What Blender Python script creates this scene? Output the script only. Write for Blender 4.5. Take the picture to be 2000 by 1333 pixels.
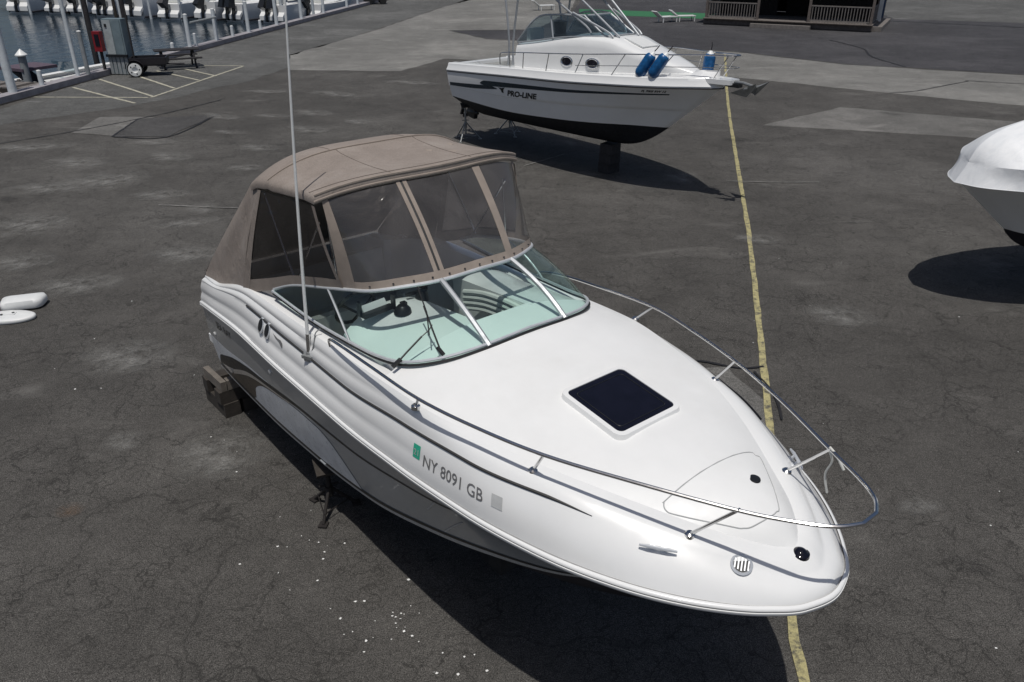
import bpy, bmesh, math, random
import numpy as np
from mathutils import Vector, Matrix, Euler
random.seed(7); rng = np.random.default_rng(7)
for o in list(bpy.data.objects): bpy.data.objects.remove(o, do_unlink=True)
SC = bpy.context.scene; COL = SC.collection
R = math.radians

# ------------------------------------------------------------------ camera, sky, sun, exposure
cd = bpy.data.cameras.new('camera'); cam = bpy.data.objects.new('camera', cd); COL.objects.link(cam)
cd.sensor_width = 36; cd.lens = 36*1565/2000; cd.clip_end = 3000; cd.clip_start = .05
cam.location = (0, 0, 5.4); cam.rotation_euler = (R(90)-math.atan2(801.5, 1565), 0, 0)
SC.camera = cam
SX, SY = 0.04, 0.30                      # shadow shift per metre of height
W = bpy.data.worlds.new('World'); SC.world = W; W.use_nodes = True
nt = W.node_tree; nt.nodes.clear()
sky = nt.nodes.new('ShaderNodeTexSky'); sky.sky_type = 'NISHITA'; sky.sun_disc = False
sdir = Vector((-SX, -SY, 1)).normalized()
sky.sun_elevation = math.asin(sdir.z); sky.sun_rotation = math.atan2(sdir.x, sdir.y)
sky.air_density = .8; sky.dust_density = 2.0; sky.ozone_density = .7
bg = nt.nodes.new('ShaderNodeBackground'); bg.inputs[1].default_value = .065
wo = nt.nodes.new('ShaderNodeOutputWorld')
nt.links.new(sky.outputs[0], bg.inputs[0]); nt.links.new(bg.outputs[0], wo.inputs[0])
sl = bpy.data.lights.new('sun', 'SUN'); sl.energy = 3.3; sl.angle = R(.53); sl.color = (1, .965, .91)
sun = bpy.data.objects.new('sun', sl); COL.objects.link(sun)
sun.rotation_euler = (-sdir).to_track_quat('-Z', 'Y').to_euler()
SC.view_settings.view_transform = 'Standard'; SC.view_settings.look = 'None'
SC.view_settings.exposure = -.22; SC.view_settings.gamma = 1

# ------------------------------------------------------------------ helpers
def tag(o, label=None, cat=None, group=None, kind=None):
    if label: o['label'] = label
    if cat: o['category'] = cat
    if group: o['group'] = group
    if kind: o['kind'] = kind
    return o
def empty(name, loc=(0, 0, 0), rz=0, label=None, cat=None, group=None):
    o = bpy.data.objects.new(name, None); COL.objects.link(o); o.empty_display_size = .2
    o.location = loc; o.rotation_euler = (0, 0, rz)
    return tag(o, label, cat, group)
def copy_tree(o, parent=None):
    c = o.copy(); COL.objects.link(c); c.parent = parent
    for ch in list(o.children): copy_tree(ch, c)
    return c
class MB:
    def __init__(s): s.v = []; s.f = []; s.mi = []
    def add(s, V, F, mi=0):
        b = len(s.v); s.v += [tuple(map(float, p)) for p in V]; s.f += [tuple(b+i for i in f) for f in F]; s.mi += [mi]*len(F); return s
    def grid(s, rows, closed=False, mi=0):
        n = len(rows[0]); V = [p for r in rows for p in r]; F = []
        for i in range(len(rows)-1):
            for j in range(n if closed else n-1):
                k = (j+1) % n; F.append((i*n+j, i*n+k, (i+1)*n+k, (i+1)*n+j))
        return s.add(V, F, mi)
    def box(s, c, d, rot=(0, 0, 0), mi=0, taper=1.0):
        M = Euler(rot).to_matrix(); V = []
        for z in (-.5, .5):
            t = taper if z > 0 else 1
            for x, y in ((-.5, -.5), (.5, -.5), (.5, .5), (-.5, .5)):
                V.append(M @ Vector((x*d[0]*t, y*d[1]*t, z*d[2])) + Vector(c))
        return s.add(V, [(3, 2, 1, 0), (4, 5, 6, 7), (0, 1, 5, 4), (1, 2, 6, 5), (2, 3, 7, 6), (3, 0, 4, 7)], mi)
    def tube(s, path, r, n=8, caps=True, mi=0, closed=False):
        P = [Vector(p) for p in path]; rad = r if hasattr(r, '__len__') else [r]*len(P)
        rows = []; up = None
        for i, p in enumerate(P):
            if closed: t = (P[(i+1) % len(P)]-P[i-1])
            else: t = P[min(i+1, len(P)-1)]-P[max(i-1, 0)]
            t.normalize()
            if up is None: up = Vector((0, 0, 1)) if abs(t.z) < .9 else Vector((1, 0, 0))
            a = (up - t*up.dot(t)); a.normalize(); up = a; b = t.cross(a)
            rows.append([p+a*rad[i]*math.cos(2*math.pi*k/n)+b*rad[i]*math.sin(2*math.pi*k/n) for k in range(n)])
        if closed: rows.append(rows[0])
        b0 = len(s.v); s.grid(rows, True, mi)
        if caps and not closed:
            m = len(rows); s.f.append(tuple(b0+k for k in reversed(range(n)))); s.f.append(tuple(b0+(m-1)*n+k for k in range(n))); s.mi += [mi, mi]
        return s
    def lathe(s, prof, c=(0, 0, 0), n=20, axis='z', mi=0):
        rows = []
        for r, h in prof:
            row = []
            for k in range(n):
                a = 2*math.pi*k/n; x, y = max(r, 1e-4)*math.cos(a), max(r, 1e-4)*math.sin(a)
                q = (x, y, h) if axis == 'z' else ((x, h, y) if axis == 'y' else (h, x, y))
                row.append((q[0]+c[0], q[1]+c[1], q[2]+c[2]))
            rows.append(row)
        return s.grid(rows, True, mi)
    def prism(s, poly, z0, z1, mi=0):
        n = len(poly); V = [(p[0], p[1], z0) for p in poly]+[(p[0], p[1], z1) for p in poly]
        F = [tuple(reversed(range(n))), tuple(range(n, 2*n))]+[(i, (i+1) % n, n+(i+1) % n, n+i) for i in range(n)]
        return s.add(V, F, mi)
    def mesh(s, name, mats, ang=35, bevel=0, recalc=True):
        me = bpy.data.meshes.new(name); bm = bmesh.new()
        vs = [bm.verts.new(p) for p in s.v]
        for f, m in zip(s.f, s.mi):
            if len(set(f)) < 3: continue
            try: q = bm.faces.new([vs[i] for i in f]); q.material_index = m
            except ValueError: pass
        if bevel:
            bm.edges.ensure_lookup_table()
            ed = [e for e in bm.edges if len(e.link_faces) == 2 and e.calc_face_angle(0) > .6]
            bmesh.ops.bevel(bm, geom=ed, offset=bevel, segments=2, affect='EDGES', profile=.6)
        else:
            bmesh.ops.remove_doubles(bm, verts=bm.verts, dist=1e-5)
        if recalc: bmesh.ops.recalc_face_normals(bm, faces=bm.faces)
        bm.to_mesh(me); bm.free()
        for p in me.polygons: p.use_smooth = True
        me.set_sharp_from_angle(angle=R(ang))
        for m in (mats if isinstance(mats, (list, tuple)) else [mats]): me.materials.append(m)
        return me
    def build(s, name, mats, parent=None, ang=35, bevel=0, loc=None, recalc=True):
        o = bpy.data.objects.new(name, s.mesh(name, mats, ang, bevel, recalc)); COL.objects.link(o); o.parent = parent
        if loc is not None: o.location = loc
        return o
def spl(P, k=8, closed=False):            # Catmull-Rom through points
    P = [np.array(p, float) for p in P]; n = len(P); out = []
    for i in range(n if closed else n-1):
        if closed: a, b, c, d = P[i-1], P[i], P[(i+1) % n], P[(i+2) % n]
        else: a, b, c, d = P[max(i-1, 0)], P[i], P[i+1], P[min(i+2, n-1)]
        for j in range(k):
            t = j/k; out.append(.5*(2*b+(c-a)*t+(2*a-5*b+4*c-d)*t*t+(3*b-a-3*c+d)*t**3))
    if not closed: out.append(P[-1])
    return out
class Cv:                                  # monotone cubic through table rows, parameter = row index (or xs)
    def __init__(s, rows, xs=None, blunt=False):
        s.P = np.array(rows, float)
        if s.P.ndim == 1: s.P = s.P[:, None]
        s.x = np.arange(len(s.P), dtype=float) if xs is None else np.array(xs, float)
        h = np.diff(s.x)[:, None]; d = np.diff(s.P, axis=0)/h; m = np.zeros_like(s.P); m[0] = d[0]; m[-1] = d[-1]
        for i in range(1, len(s.P)-1):
            for c in range(s.P.shape[1]):
                a, b = d[i-1, c], d[i, c]
                m[i, c] = 0 if a*b <= 0 else 2*a*b/(a+b)
        if blunt: m[-1, 0] = 0
        s.m = m
    def __call__(s, t):
        t = min(max(t, s.x[0]), s.x[-1]); i = int(min(np.searchsorted(s.x, t, 'right')-1, len(s.x)-2)); h = s.x[i+1]-s.x[i]; u = (t-s.x[i])/h
        r = s.P[i]*(1+2*u)*(1-u)**2+s.m[i]*h*u*(1-u)**2+s.P[i+1]*u*u*(3-2*u)+s.m[i+1]*h*u*u*(u-1)
        return r if len(r) > 1 else float(r[0])
def mir(rows): return [[(p[0], -p[1], p[2]) for p in r] for r in rows]
def text_data(s, size=1.0, bold=.006):
    cu = bpy.data.curves.new('txt', 'FONT'); cu.body = s; cu.size = size; cu.resolution_u = 3; cu.offset = bold*size
    ob = bpy.data.objects.new('txt', cu); COL.objects.link(ob); bpy.context.view_layer.update()
    me = bpy.data.meshes.new_from_object(ob.evaluated_get(bpy.context.evaluated_depsgraph_get()))
    V = [tuple(v.co) for v in me.vertices]; F = [tuple(p.vertices) for p in me.polygons]
    bpy.data.objects.remove(ob); bpy.data.curves.remove(cu); bpy.data.meshes.remove(me)
    return V, F

# ------------------------------------------------------------------ materials
M = {}
def nodes(name):
    m = bpy.data.materials.new(name); m.use_nodes = True; t = m.node_tree
    return m, t, t.nodes['Principled BSDF'], t.nodes['Material Output']
def N(t, typ, **kw):
    n = t.nodes.new(typ)
    for k, v in kw.items():
        if k == 'inp':
            for i, x in v.items(): n.inputs[i].default_value = x
        else: setattr(n, k, v)
    return n
def noise(t, scale, detail=4, rough=.55, vec=None, dist=0):
    n = N(t, 'ShaderNodeTexNoise', inp={'Scale': scale, 'Detail': detail, 'Roughness': rough, 'Distortion': dist})
    if vec is not None: t.links.new(vec, n.inputs['Vector'])
    return n.outputs['Fac']
def ramp(t, fac, stops):
    n = N(t, 'ShaderNodeValToRGB'); e = n.color_ramp.elements
    while len(e) < len(stops): e.new(.5)
    for q, (p, c) in zip(e, stops): q.position = p; q.color = (c if len(c) == 4 else (*c, 1)) if hasattr(c, '__len__') else (c, c, c, 1)
    t.links.new(fac, n.inputs[0]); return n.outputs[0]
def mix(t, fac, a, b, mode='MIX'):
    n = N(t, 'ShaderNodeMix', data_type='RGBA', blend_type=mode)
    for i, x in ((0, fac), (6, a), (7, b)):
        if isinstance(x, bpy.types.NodeSocket): t.links.new(x, n.inputs[i])
        else: n.inputs[i].default_value = x if not hasattr(x, '__len__') else ((*x, 1) if len(x) == 3 else x)
    return n.outputs[2]
def bump(t, h, bs, strength=.3, dist=.01):
    b = N(t, 'ShaderNodeBump', inp={'Strength': strength, 'Distance': dist}); t.links.new(h, b.inputs['Height']); t.links.new(b.outputs[0], bs.inputs['Normal'])
def simple(name, col, rough=.5, metal=0, var=.12, scale=9, coat=0, bmp=0, bscale=60, dirt=None, dirtamt=.5):
    m, t, b, o = nodes(name); tc = N(t, 'ShaderNodeTexCoord').outputs['Object']
    f = noise(t, scale, 5, .6, tc); lo = [c*(1-var) for c in col]; hi = [min(1, c*(1+var)) for c in col]
    c = ramp(t, f, [(.3, lo), (.7, hi)])
    if dirt:
        d = ramp(t, noise(t, scale*.35, 8, .7, tc, .4), [(.52, 0), (.72, dirtamt)]); c = mix(t, d, c, dirt)
    t.links.new(c, b.inputs['Base Color']); b.inputs['Metallic'].default_value = metal
    r = ramp(t, noise(t, scale*2.3, 4, .6, tc), [(.3, max(.02, rough*.85)), (.7, min(1, rough*1.15))]); t.links.new(r, b.inputs['Roughness'])
    if coat: b.inputs['Coat Weight'].default_value = coat; b.inputs['Coat Roughness'].default_value = .06
    if bmp: bump(t, noise(t, bscale, 4, .6, tc), b, bmp, .01)
    M[name] = m; return m
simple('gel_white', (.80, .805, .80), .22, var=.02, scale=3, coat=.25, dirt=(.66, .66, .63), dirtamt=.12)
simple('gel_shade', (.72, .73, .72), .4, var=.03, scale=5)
simple('deck_white', (.785, .79, .785), .48, var=.03, scale=2.5, bmp=.05, bscale=240, dirt=(.66, .655, .63), dirtamt=.26)
simple('hull_gray', (.41, .42, .42), .16, metal=.0, var=.06, scale=2, coat=.5)
simple('hull_dark', (.33, .335, .33), .18, metal=.0, var=.06, scale=2, coat=.5)
simple('stripe_black', (.008, .008, .008), .4)
simple('stripe_brown', (.075, .056, .038), .4)
simple('stripe_tan', (.48, .43, .37), .3, coat=.3)
simple('stripe_light', (.80, .81, .815), .3, coat=.2)
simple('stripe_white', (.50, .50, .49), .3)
simple('antifoul', (.012, .011, .016), .75, var=.4, scale=4, bmp=.2, bscale=30)
simple('antifoul_blue', (.007, .009, .014), .75, var=.4, scale=4, bmp=.2, bscale=30)
simple('steel', (.62, .62, .62), .17, metal=1, var=.05)
simple('alu', (.42, .44, .46), .5, metal=.55, var=.08)
simple('bright_alu', (.70, .72, .74), .42, metal=.5, var=.06)
simple('rubber', (.014, .014, .015), .5)
simple('plastic_black', (.012, .013, .015), .35)
def canvas_mat():
    m, t, b, o = nodes('canvas'); tc = N(t, 'ShaderNodeTexCoord').outputs['Object']
    c = ramp(t, noise(t, 2.6, 6, .65, tc, .4), [(.28, (.225, .190, .165)), (.5, (.268, .228, .200)), (.72, (.315, .275, .246))])
    mp = N(t, 'ShaderNodeMapping', inp={'Scale': (5, 1.2, 2)}); t.links.new(tc, mp.inputs[0]); wr = noise(t, 1.6, 4, .55, mp.outputs[0], 1.0)
    c = mix(t, ramp(t, noise(t, 1.1, 7, .7, tc, .2), [(.56, 0), (.74, .4)]), c, (.37, .33, .30)); c = mix(t, .35, c, ramp(t, noise(t, 90, 2, .6, tc), [(.3, .3), (.7, .7)]), 'OVERLAY')
    t.links.new(c, b.inputs['Base Color']); b.inputs['Roughness'].default_value = .92
    bp = N(t, 'ShaderNodeBump', inp={'Strength': .5, 'Distance': .035}); t.links.new(wr, bp.inputs['Height'])
    b2 = N(t, 'ShaderNodeBump', inp={'Strength': .25, 'Distance': .004}); t.links.new(noise(t, 70, 3, .6, tc), b2.inputs['Height']); t.links.new(bp.outputs[0], b2.inputs['Normal']); t.links.new(b2.outputs[0], b.inputs['Normal']); M['canvas'] = m
canvas_mat()
simple('canvas_trim', (.29, .245, .21), .9, var=.12, scale=8, bmp=.2, bscale=60)
simple('canvas_seam', (.14, .115, .10), .9)
simple('groove', (.03, .03, .03), .6)
simple('groove_soft', (.42, .43, .43), .6)
simple('joint_gray', (.30, .30, .30), .6)
simple('hatch_glass', (.006, .006, .012), .06, var=.2)
simple('vinyl_seat', (.66, .67, .64), .5, var=.05)
simple('sticker_green', (.03, .42, .27), .4, var=.1, scale=40)
simple('sticker_grey', (.50, .51, .51), .5)
simple('text_grey', (.16, .16, .165), .45)
simple('teal_stripe', (.006, .02, .034), .3)
simple('text_black', (.012, .014, .016), .4)
simple('fender_blue', (.006, .085, .24), .35, var=.35, scale=14)
simple('rope', (.62, .62, .58), .9)
simple('galv', (.30, .31, .31), .5, metal=.6, var=.2, scale=20)
simple('rust', (.016, .013, .012), .8, var=.35, scale=14)
simple('timber', (.038, .032, .027), .85, var=.35, scale=7, bmp=.3, bscale=40)
simple('timber_pale', (.15, .132, .113), .85, var=.25, scale=9, bmp=.3, bscale=40)
simple('timber_dark', (.026, .024, .026), .8, var=.35, scale=7)
simple('concrete_cap', (.30, .285, .30), .85, var=.2, scale=3, bmp=.3, bscale=25, dirt=(.13, .12, .12))
simple('bulkhead', (.07, .065, .06), .9, var=.4, scale=3)
simple('pile_white', (.60, .64, .66), .6, var=.12, scale=5, dirt=(.38, .40, .40), dirtamt=.6)
simple('pile_grey', (.26, .28, .29), .75, var=.2, scale=5)
simple('cabinet', (.16, .21, .235), .5, var=.14, scale=3, dirt=(.40, .44, .44), dirtamt=.5)
simple('door_grey', (.38, .42, .43), .55, var=.2, scale=4, dirt=(.2, .22, .22), dirtamt=.5)
simple('red_paint', (.22, .012, .018), .4, var=.2)
simple('wood_brown', (.125, .105, .095), .8, var=.3, scale=6, bmp=.3, bscale=30)
simple('wood_grey', (.17, .155, .145), .85, var=.25, scale=6, bmp=.3, bscale=30)
simple('shed_dark', (.018, .015, .014), .9)
simple('roof_shingle', (.07, .068, .066), .9, var=.3, scale=20)
simple('blue_trim', (.02, .05, .12), .5)
simple('green_carpet', (.028, .145, .062), .95, var=.25, scale=6)
simple('plastic_white', (.74, .75, .74), .4, var=.04)
simple('tyre', (.015, .015, .015), .8)
simple('trailer_black', (.016, .014, .017), .45, var=.25)
simple('canvas_mauve', (.10, .075, .10), .9, var=.25)
simple('canvas_navy', (.018, .017, .035), .85, var=.25)
simple('cushion_inside', (.06, .06, .065), .8)
simple('paint_chip', (.78, .78, .76), .6)
simple('brass', (.55, .5, .4), .3, metal=1)

def wrap_mat():
    m, t, b, o = nodes('shrink_wrap'); tc = N(t, 'ShaderNodeTexCoord').outputs['Object']
    mp = N(t, 'ShaderNodeMapping', inp={'Scale': (1.2, 5, 3)}); t.links.new(tc, mp.inputs[0])
    c = ramp(t, noise(t, 2.5, 6, .6, mp.outputs[0], .6), [(.3, (.74, .76, .78)), (.7, (.82, .83, .84))]); t.links.new(c, b.inputs['Base Color'])
    b.inputs['Roughness'].default_value = .5; bump(t, noise(t, 1.3, 4, .5, mp.outputs[0], .8), b, .22, .05); M['wrap'] = m
wrap_mat()
def glass(name, tint, fres=1.45, haze=0, hazecol=(.1, .1, .1), grough=.02, minref=0.0):
    m, t, b, o = nodes(name); t.nodes.remove(b)
    tr = N(t, 'ShaderNodeBsdfTransparent', inp={0: (*tint, 1)}); gl = N(t, 'ShaderNodeBsdfGlossy', inp={'Roughness': grough})
    lw = N(t, 'ShaderNodeLayerWeight', inp={0: .5}); pw_ = N(t, 'ShaderNodeMath', operation='POWER', inp={1: 5.0}); t.links.new(lw.outputs['Facing'], pw_.inputs[0])
    fr = N(t, 'ShaderNodeMath', operation='MULTIPLY_ADD', inp={1: .94, 2: .045}); t.links.new(pw_.outputs[0], fr.inputs[0]); base = tr.outputs[0]
    if haze:
        df = N(t, 'ShaderNodeBsdfDiffuse', inp={0: (*hazecol, 1)}); mx = N(t, 'ShaderNodeMixShader')
        tc = N(t, 'ShaderNodeTexCoord').outputs['Object']
        h = ramp(t, noise(t, 2.2, 5, .6, tc, .5), [(.3, haze*.6), (.7, min(1, haze*1.4))]); t.links.new(h, mx.inputs[0])
        t.links.new(base, mx.inputs[1]); t.links.new(df.outputs[0], mx.inputs[2]); base = mx.outputs[0]
        bp = N(t, 'ShaderNodeBump', inp={'Strength': .6, 'Distance': .05}); t.links.new(noise(t, 2.4, 3, .5, tc, .8), bp.inputs['Height']); t.links.new(bp.outputs[0], gl.inputs['Normal'])
    m2 = N(t, 'ShaderNodeMixShader'); t.links.new(fr.outputs[0], m2.inputs[0]); t.links.new(base, m2.inputs[1]); t.links.new(gl.outputs[0], m2.inputs[2])
    t.links.new(m2.outputs[0], o.inputs[0]); M[name] = m
glass('glass_green', (.80, .935, .90))
glass('glass_clear', (.55, .66, .70), haze=.12, hazecol=(.12, .15, .17))
glass('vinyl', (.94, .94, .95), haze=.19, hazecol=(.27, .255, .25), grough=.11)
glass('vinyl_side', (.40, .39, .40), haze=.14, hazecol=(.13, .115, .105), grough=.11)

def asphalt(name, base, tint, streak, crack=1.0, sp=1.0, blotch=1.0):
    m, t, b, o = nodes(name); tc = N(t, 'ShaderNodeTexCoord').outputs['Object']
    big = noise(t, .16, 5, .6, tc, .3); mid = noise(t, 1.1, 6, .65, tc, .2); fine = noise(t, 88, 3, .8, tc); grit = noise(t, 190, 2, .7, tc)
    c = ramp(t, big, [(.28, [x*.80 for x in base]), (.5, base), (.72, [x*1.22 for x in tint])])
    c = mix(t, .5*blotch, c, ramp(t, mid, [(.25, .25), (.75, .75)]), 'OVERLAY')
    c = mix(t, .30*sp, c, ramp(t, noise(t, 7, 5, .8, tc), [(.28, .2), (.72, .8)]), 'OVERLAY')
    c = mix(t, .9*sp, c, ramp(t, fine, [(.36, .06), (.5, .48), (.64, .97)]), 'OVERLAY')
    c = mix(t, .35*sp, c, ramp(t, noise(t, 26, 3, .75, tc), [(.34, .15), (.66, .85)]), 'OVERLAY')
    c = mix(t, .8*sp, c, ramp(t, grit, [(.32, .12), (.5, .45), (.68, .95)]), 'OVERLAY')
    # pale scuffs and dusty streaks
    mp = N(t, 'ShaderNodeMapping', inp={'Scale': (.42, 1.1, 1), 'Rotation': (0, 0, .5)}); t.links.new(tc, mp.inputs[0])
    s = ramp(t, noise(t, .9, 7, .62, mp.outputs[0], .5), [(.60, 0), (.72, streak)])
    c = mix(t, s, c, [min(1, x*2.1+.01) for x in tint])
    s2 = ramp(t, noise(t, .35, 6, .7, mp.outputs[0], .2), [(.55, 0), (.8, .35)]); c = mix(t, s2, c, [x*.55 for x in base])
    # stones
    v = N(t, 'ShaderNodeTexVoronoi', inp={'Scale': 42.0}); t.links.new(tc, v.inputs['Vector'])
    st = ramp(t, v.outputs['Distance'], [(.0, .9*sp), (.24, 0)]); pick = ramp(t, v.outputs['Color'], [(.72, 0), (.76, 1)])
    mm = N(t, 'ShaderNodeMath', operation='MULTIPLY'); t.links.new(st, mm.inputs[0]); t.links.new(pick, mm.inputs[1])
    c = mix(t, mm.outputs[0], c, (.19, .185, .175))
    # cracks
    wv = N(t, 'ShaderNodeVectorMath', operation='ADD'); nz = N(t, 'ShaderNodeTexNoise', inp={'Scale': 1.6, 'Detail': 6}); t.links.new(tc, nz.inputs[0])
    t.links.new(tc, wv.inputs[0]); t.links.new(nz.outputs['Color'], wv.inputs[1])
    hcr = None
    if crack:
        for sc, wd, am in ((.33, .006, .6), (1.9, .018, .75), (4.6, .030, .6)):
            vv = N(t, 'ShaderNodeTexVoronoi', feature='DISTANCE_TO_EDGE', inp={'Scale': sc}); t.links.new(wv.outputs[0], vv.inputs['Vector'])
            k = ramp(t, vv.outputs['Distance'], [(0, am*crack), (wd, 0)])
            gate = ramp(t, noise(t, .5 if sc < 1 else .9, 3, .5, tc), [(.34, 0), (.5, 1)])
            q = N(t, 'ShaderNodeMath', operation='MULTIPLY'); t.links.new(k, q.inputs[0]); t.links.new(gate, q.inputs[1])
            c = mix(t, q.outputs[0], c, [x*.25 for x in base])
    t.links.new(c, b.inputs['Base Color']); b.inputs['Roughness'].default_value = .88; b.inputs['Specular IOR Level'].default_value = .3
    h = mix(t, .5, fine, grit); bump(t, h, b, .55, .012); M[name] = m
asphalt('asphalt', (.0800, .0760, .0705), (.097, .093, .087), .36)
asphalt('asphalt_old', (.108, .108, .104), (.132, .132, .127), .40, crack=.8)
asphalt('asphalt_dark', (.058, .057, .061), (.072, .070, .074), .22, crack=.8)
asphalt('asphalt_patch', (.068, .066, .065), (.076, .074, .073), .1, crack=.4)
asphalt('concrete', (.185, .182, .171), (.225, .22, .206), .25, crack=.5, sp=.6, blotch=.8)
asphalt('concrete_worn', (.145, .141, .133), (.19, .184, .173), .4, crack=.4, sp=.7)
def paint(name, col, wear):
    m, t, b, o = nodes(name); tc = N(t, 'ShaderNodeTexCoord').outputs['Object']
    c = ramp(t, noise(t, 6, 6, .7, tc), [(.3, [x*.7 for x in col]), (.7, col)])
    k = ramp(t, noise(t, 9, 8, .75, tc, .4), [(wear-.08, 1), (wear+.08, 0)]); c = mix(t, k, c, (.075, .072, .064))
    c = mix(t, .5, c, ramp(t, noise(t, 60, 3, .7, tc), [(.3, .25), (.7, .75)]), 'OVERLAY')
    t.links.new(c, b.inputs['Base Color']); b.inputs['Roughness'].default_value = .85; M[name] = m
paint('paint_yellow', (.47, .42, .21), .445)
paint('paint_hatch', (.52, .50, .40), .40)
def water_mat():
    m, t, b, o = nodes('water'); tc = N(t, 'ShaderNodeTexCoord').outputs['Object']
    b.inputs['Base Color'].default_value = (.018, .03, .042, 1); b.inputs['Roughness'].default_value = .07; b.inputs['IOR'].default_value = 1.33; b.inputs['Specular IOR Level'].default_value = .34
    mp = N(t, 'ShaderNodeMapping', inp={'Scale': (1, .45, 1), 'Rotation': (0, 0, .4)}); t.links.new(tc, mp.inputs[0])
    bump(t, noise(t, 1.6, 5, .6, mp.outputs[0], .6), b, .35, .12); M['water'] = m
water_mat()

# ------------------------------------------------------------------ setting: ground, water, pavement
def dock_x(y): return -17.84+.1467*(y-28.6)
def sheet(name, poly, z, mat, kind='structure', parent=None):
    m = MB(); m.add([(x, y, z) for x, y in poly], [tuple(range(len(poly)))])
    o = m.build(name, mat, parent, recalc=False)
    if o.data.polygons[0].normal.z < 0: o.data.flip_normals()
    if parent is None: tag(o, kind=kind)
    return o
def wavy(poly, amp=.06, step=.6):
    out = []
    for i, p in enumerate(poly):
        q = poly[(i+1) % len(poly)]; L = math.hypot(q[0]-p[0], q[1]-p[1]); n = max(1, int(L/step))
        for k in range(n):
            u = k/n; out.append((p[0]+(q[0]-p[0])*u+(random.uniform(-amp, amp) if k else 0), p[1]+(q[1]-p[1])*u+(random.uniform(-amp, amp) if k else 0)))
    return out
g = MB(); YA, YB = -60, 900
pts = [(dock_x(YA), YA), (600, YA), (600, YB), (dock_x(YB), YB)]
g.add([(x, y, 0) for x, y in pts], [(0, 1, 2, 3)])
tag(g.build('ground', M['asphalt'], recalc=False), kind='structure')
g = MB()
g.add([(dock_x(YA)-.05, YA, -.012), (dock_x(YB)-.05, YB, -.012), (dock_x(YB)-.05, YB, -4), (dock_x(YA)-.05, YA, -4)], [(0, 1, 2, 3)])
tag(g.build('bulkhead', M['bulkhead'], recalc=False), kind='structure')
sheet('water', [(-900, YA), (dock_x(YA)+1, YA), (dock_x(YB)+1, YB), (-900, YB)], -1.25, M['water'])
# lighter old asphalt across the left and far field, worn concrete, dark resurfaced strip, patches
sheet('pavement', wavy([(-17.3, 24), (-13.2, 28.2), (-10.6, 33.5), (-9.9, 37), (-10.8, 41), (-8.4, 52), (-5.6, 68.4), (0, 90), (-8.5, 90), (-11.2, 73), (-15.5, 47.6), (-17.1, 35.6)], .12), .004, M['asphalt_old'])
sheet('pavement', wavy([(-9.7, 36.4), (-10.9, 41.1), (-8.3, 52), (-5.5, 68.4), (-1.5, 90), (7, 90), (4.5, 66), (1.5, 52.5), (-3.9, 52), (-1.5, 47.5), (5.3, 44.8), (11.1, 42.2), (15.1, 37.9), (21.3, 35.0), (45, 25.5), (45, 17), (17.8, 28.4), (14, 30.9), (10.3, 33.7), (4, 38), (-3.2, 39.9), (-4.8, 36.1)], .07), .004, M['concrete'])
sheet('pavement', wavy([(-3.7, 51.8), (1.4, 52.2), (4.6, 65), (7.2, 84), (40, 84), (60, 40), (60, 21.5), (45, 26), (21.3, 35.3), (15.1, 38.2), (11.1, 42.5), (5.3, 45.1), (-1.4, 47.8)], .06), .003, M['asphalt_dark'])
sheet('pavement', wavy([(25.6, 58.7), (20.5, 45.5), (17.4, 37.2), (21.3, 35.6), (60, 21.8), (60, 52)], .05), .007, M['asphalt_dark'])
sheet('pavement', wavy([(26.2, 59), (60, 47), (120, 60), (120, 160), (36, 120)], .1), .008, M['asphalt_old'])
sheet('pavement', wavy([(7.82, 25.3), (11.25, 28.15), (16.2, 25.7), (22, 22.5), (19, 20.5), (13.25, 23.7)], .05), .004, M['concrete_worn'])
sheet('pavement', wavy([(-13.2, 24.2), (-13.4, 26.5), (-11.6, 26.5), (-11.74, 23.8)], .05), .009, M['concrete_worn'])
sheet('pavement', wavy([(-11.74, 23.7), (-12.0, 26.2), (-9.74, 26.9), (-10.1, 23.7)], .05), .013, M['asphalt_patch'])
sheet('pavement', wavy([(2.15, 8.2), (2.3, 9.6), (3.0, 9.75), (3.3, 8.7), (3.0, 7.9)], .06, .25), .004, M['concrete_worn'])
# tar-sealed joints and a painted shade line by the curb
def strip(name, path, w, mat, z, jag=.3, step=.16, label=None, cat=None, kind='structure', parent=None):
    P = spl([(p[0], p[1], 0) for p in path], 24); L = []; Rr = []; q = [P[0]]; 
    for a in P[1:]:
        if np.linalg.norm(a-q[-1]) >= step: q.append(a)
    for i, p in enumerate(q):
        t = q[min(i+1, len(q)-1)]-q[max(i-1, 0)]; t /= np.linalg.norm(t)+1e-9; nn = np.array([-t[1], t[0], 0])
        L.append((p+nn*w*.5*(1+random.uniform(-jag, jag)))[:2]); Rr.append((p-nn*w*.5*(1+random.uniform(-jag, jag)))[:2])
    m = MB(); V = [(x, y, z) for x, y in L]+[(x, y, z) for x, y in Rr]; n = len(L)
    m.add(V, [(i, n+i, n+i+1, i+1) for i in range(n-1)]); o = m.build(name, mat, parent, recalc=False)
    if o.data.polygons[0].normal.z < 0: o.data.flip_normals()
    if parent is None: tag(o, label, cat, kind=kind)
    return o
strip('joint_seal', [(10.4, 41.2), (7.64, 29.1), (5.87, 20.7), (4.79, 15.5), (3.91, 11.55), (3.24, 8.64), (2.48, 5.23), (2.36, 4.5), (2.1, 2.6)], .092, M['paint_yellow'], .012, .22, .22)
simple('tar_and_shade', (.016, .015, .016), .6)
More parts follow.
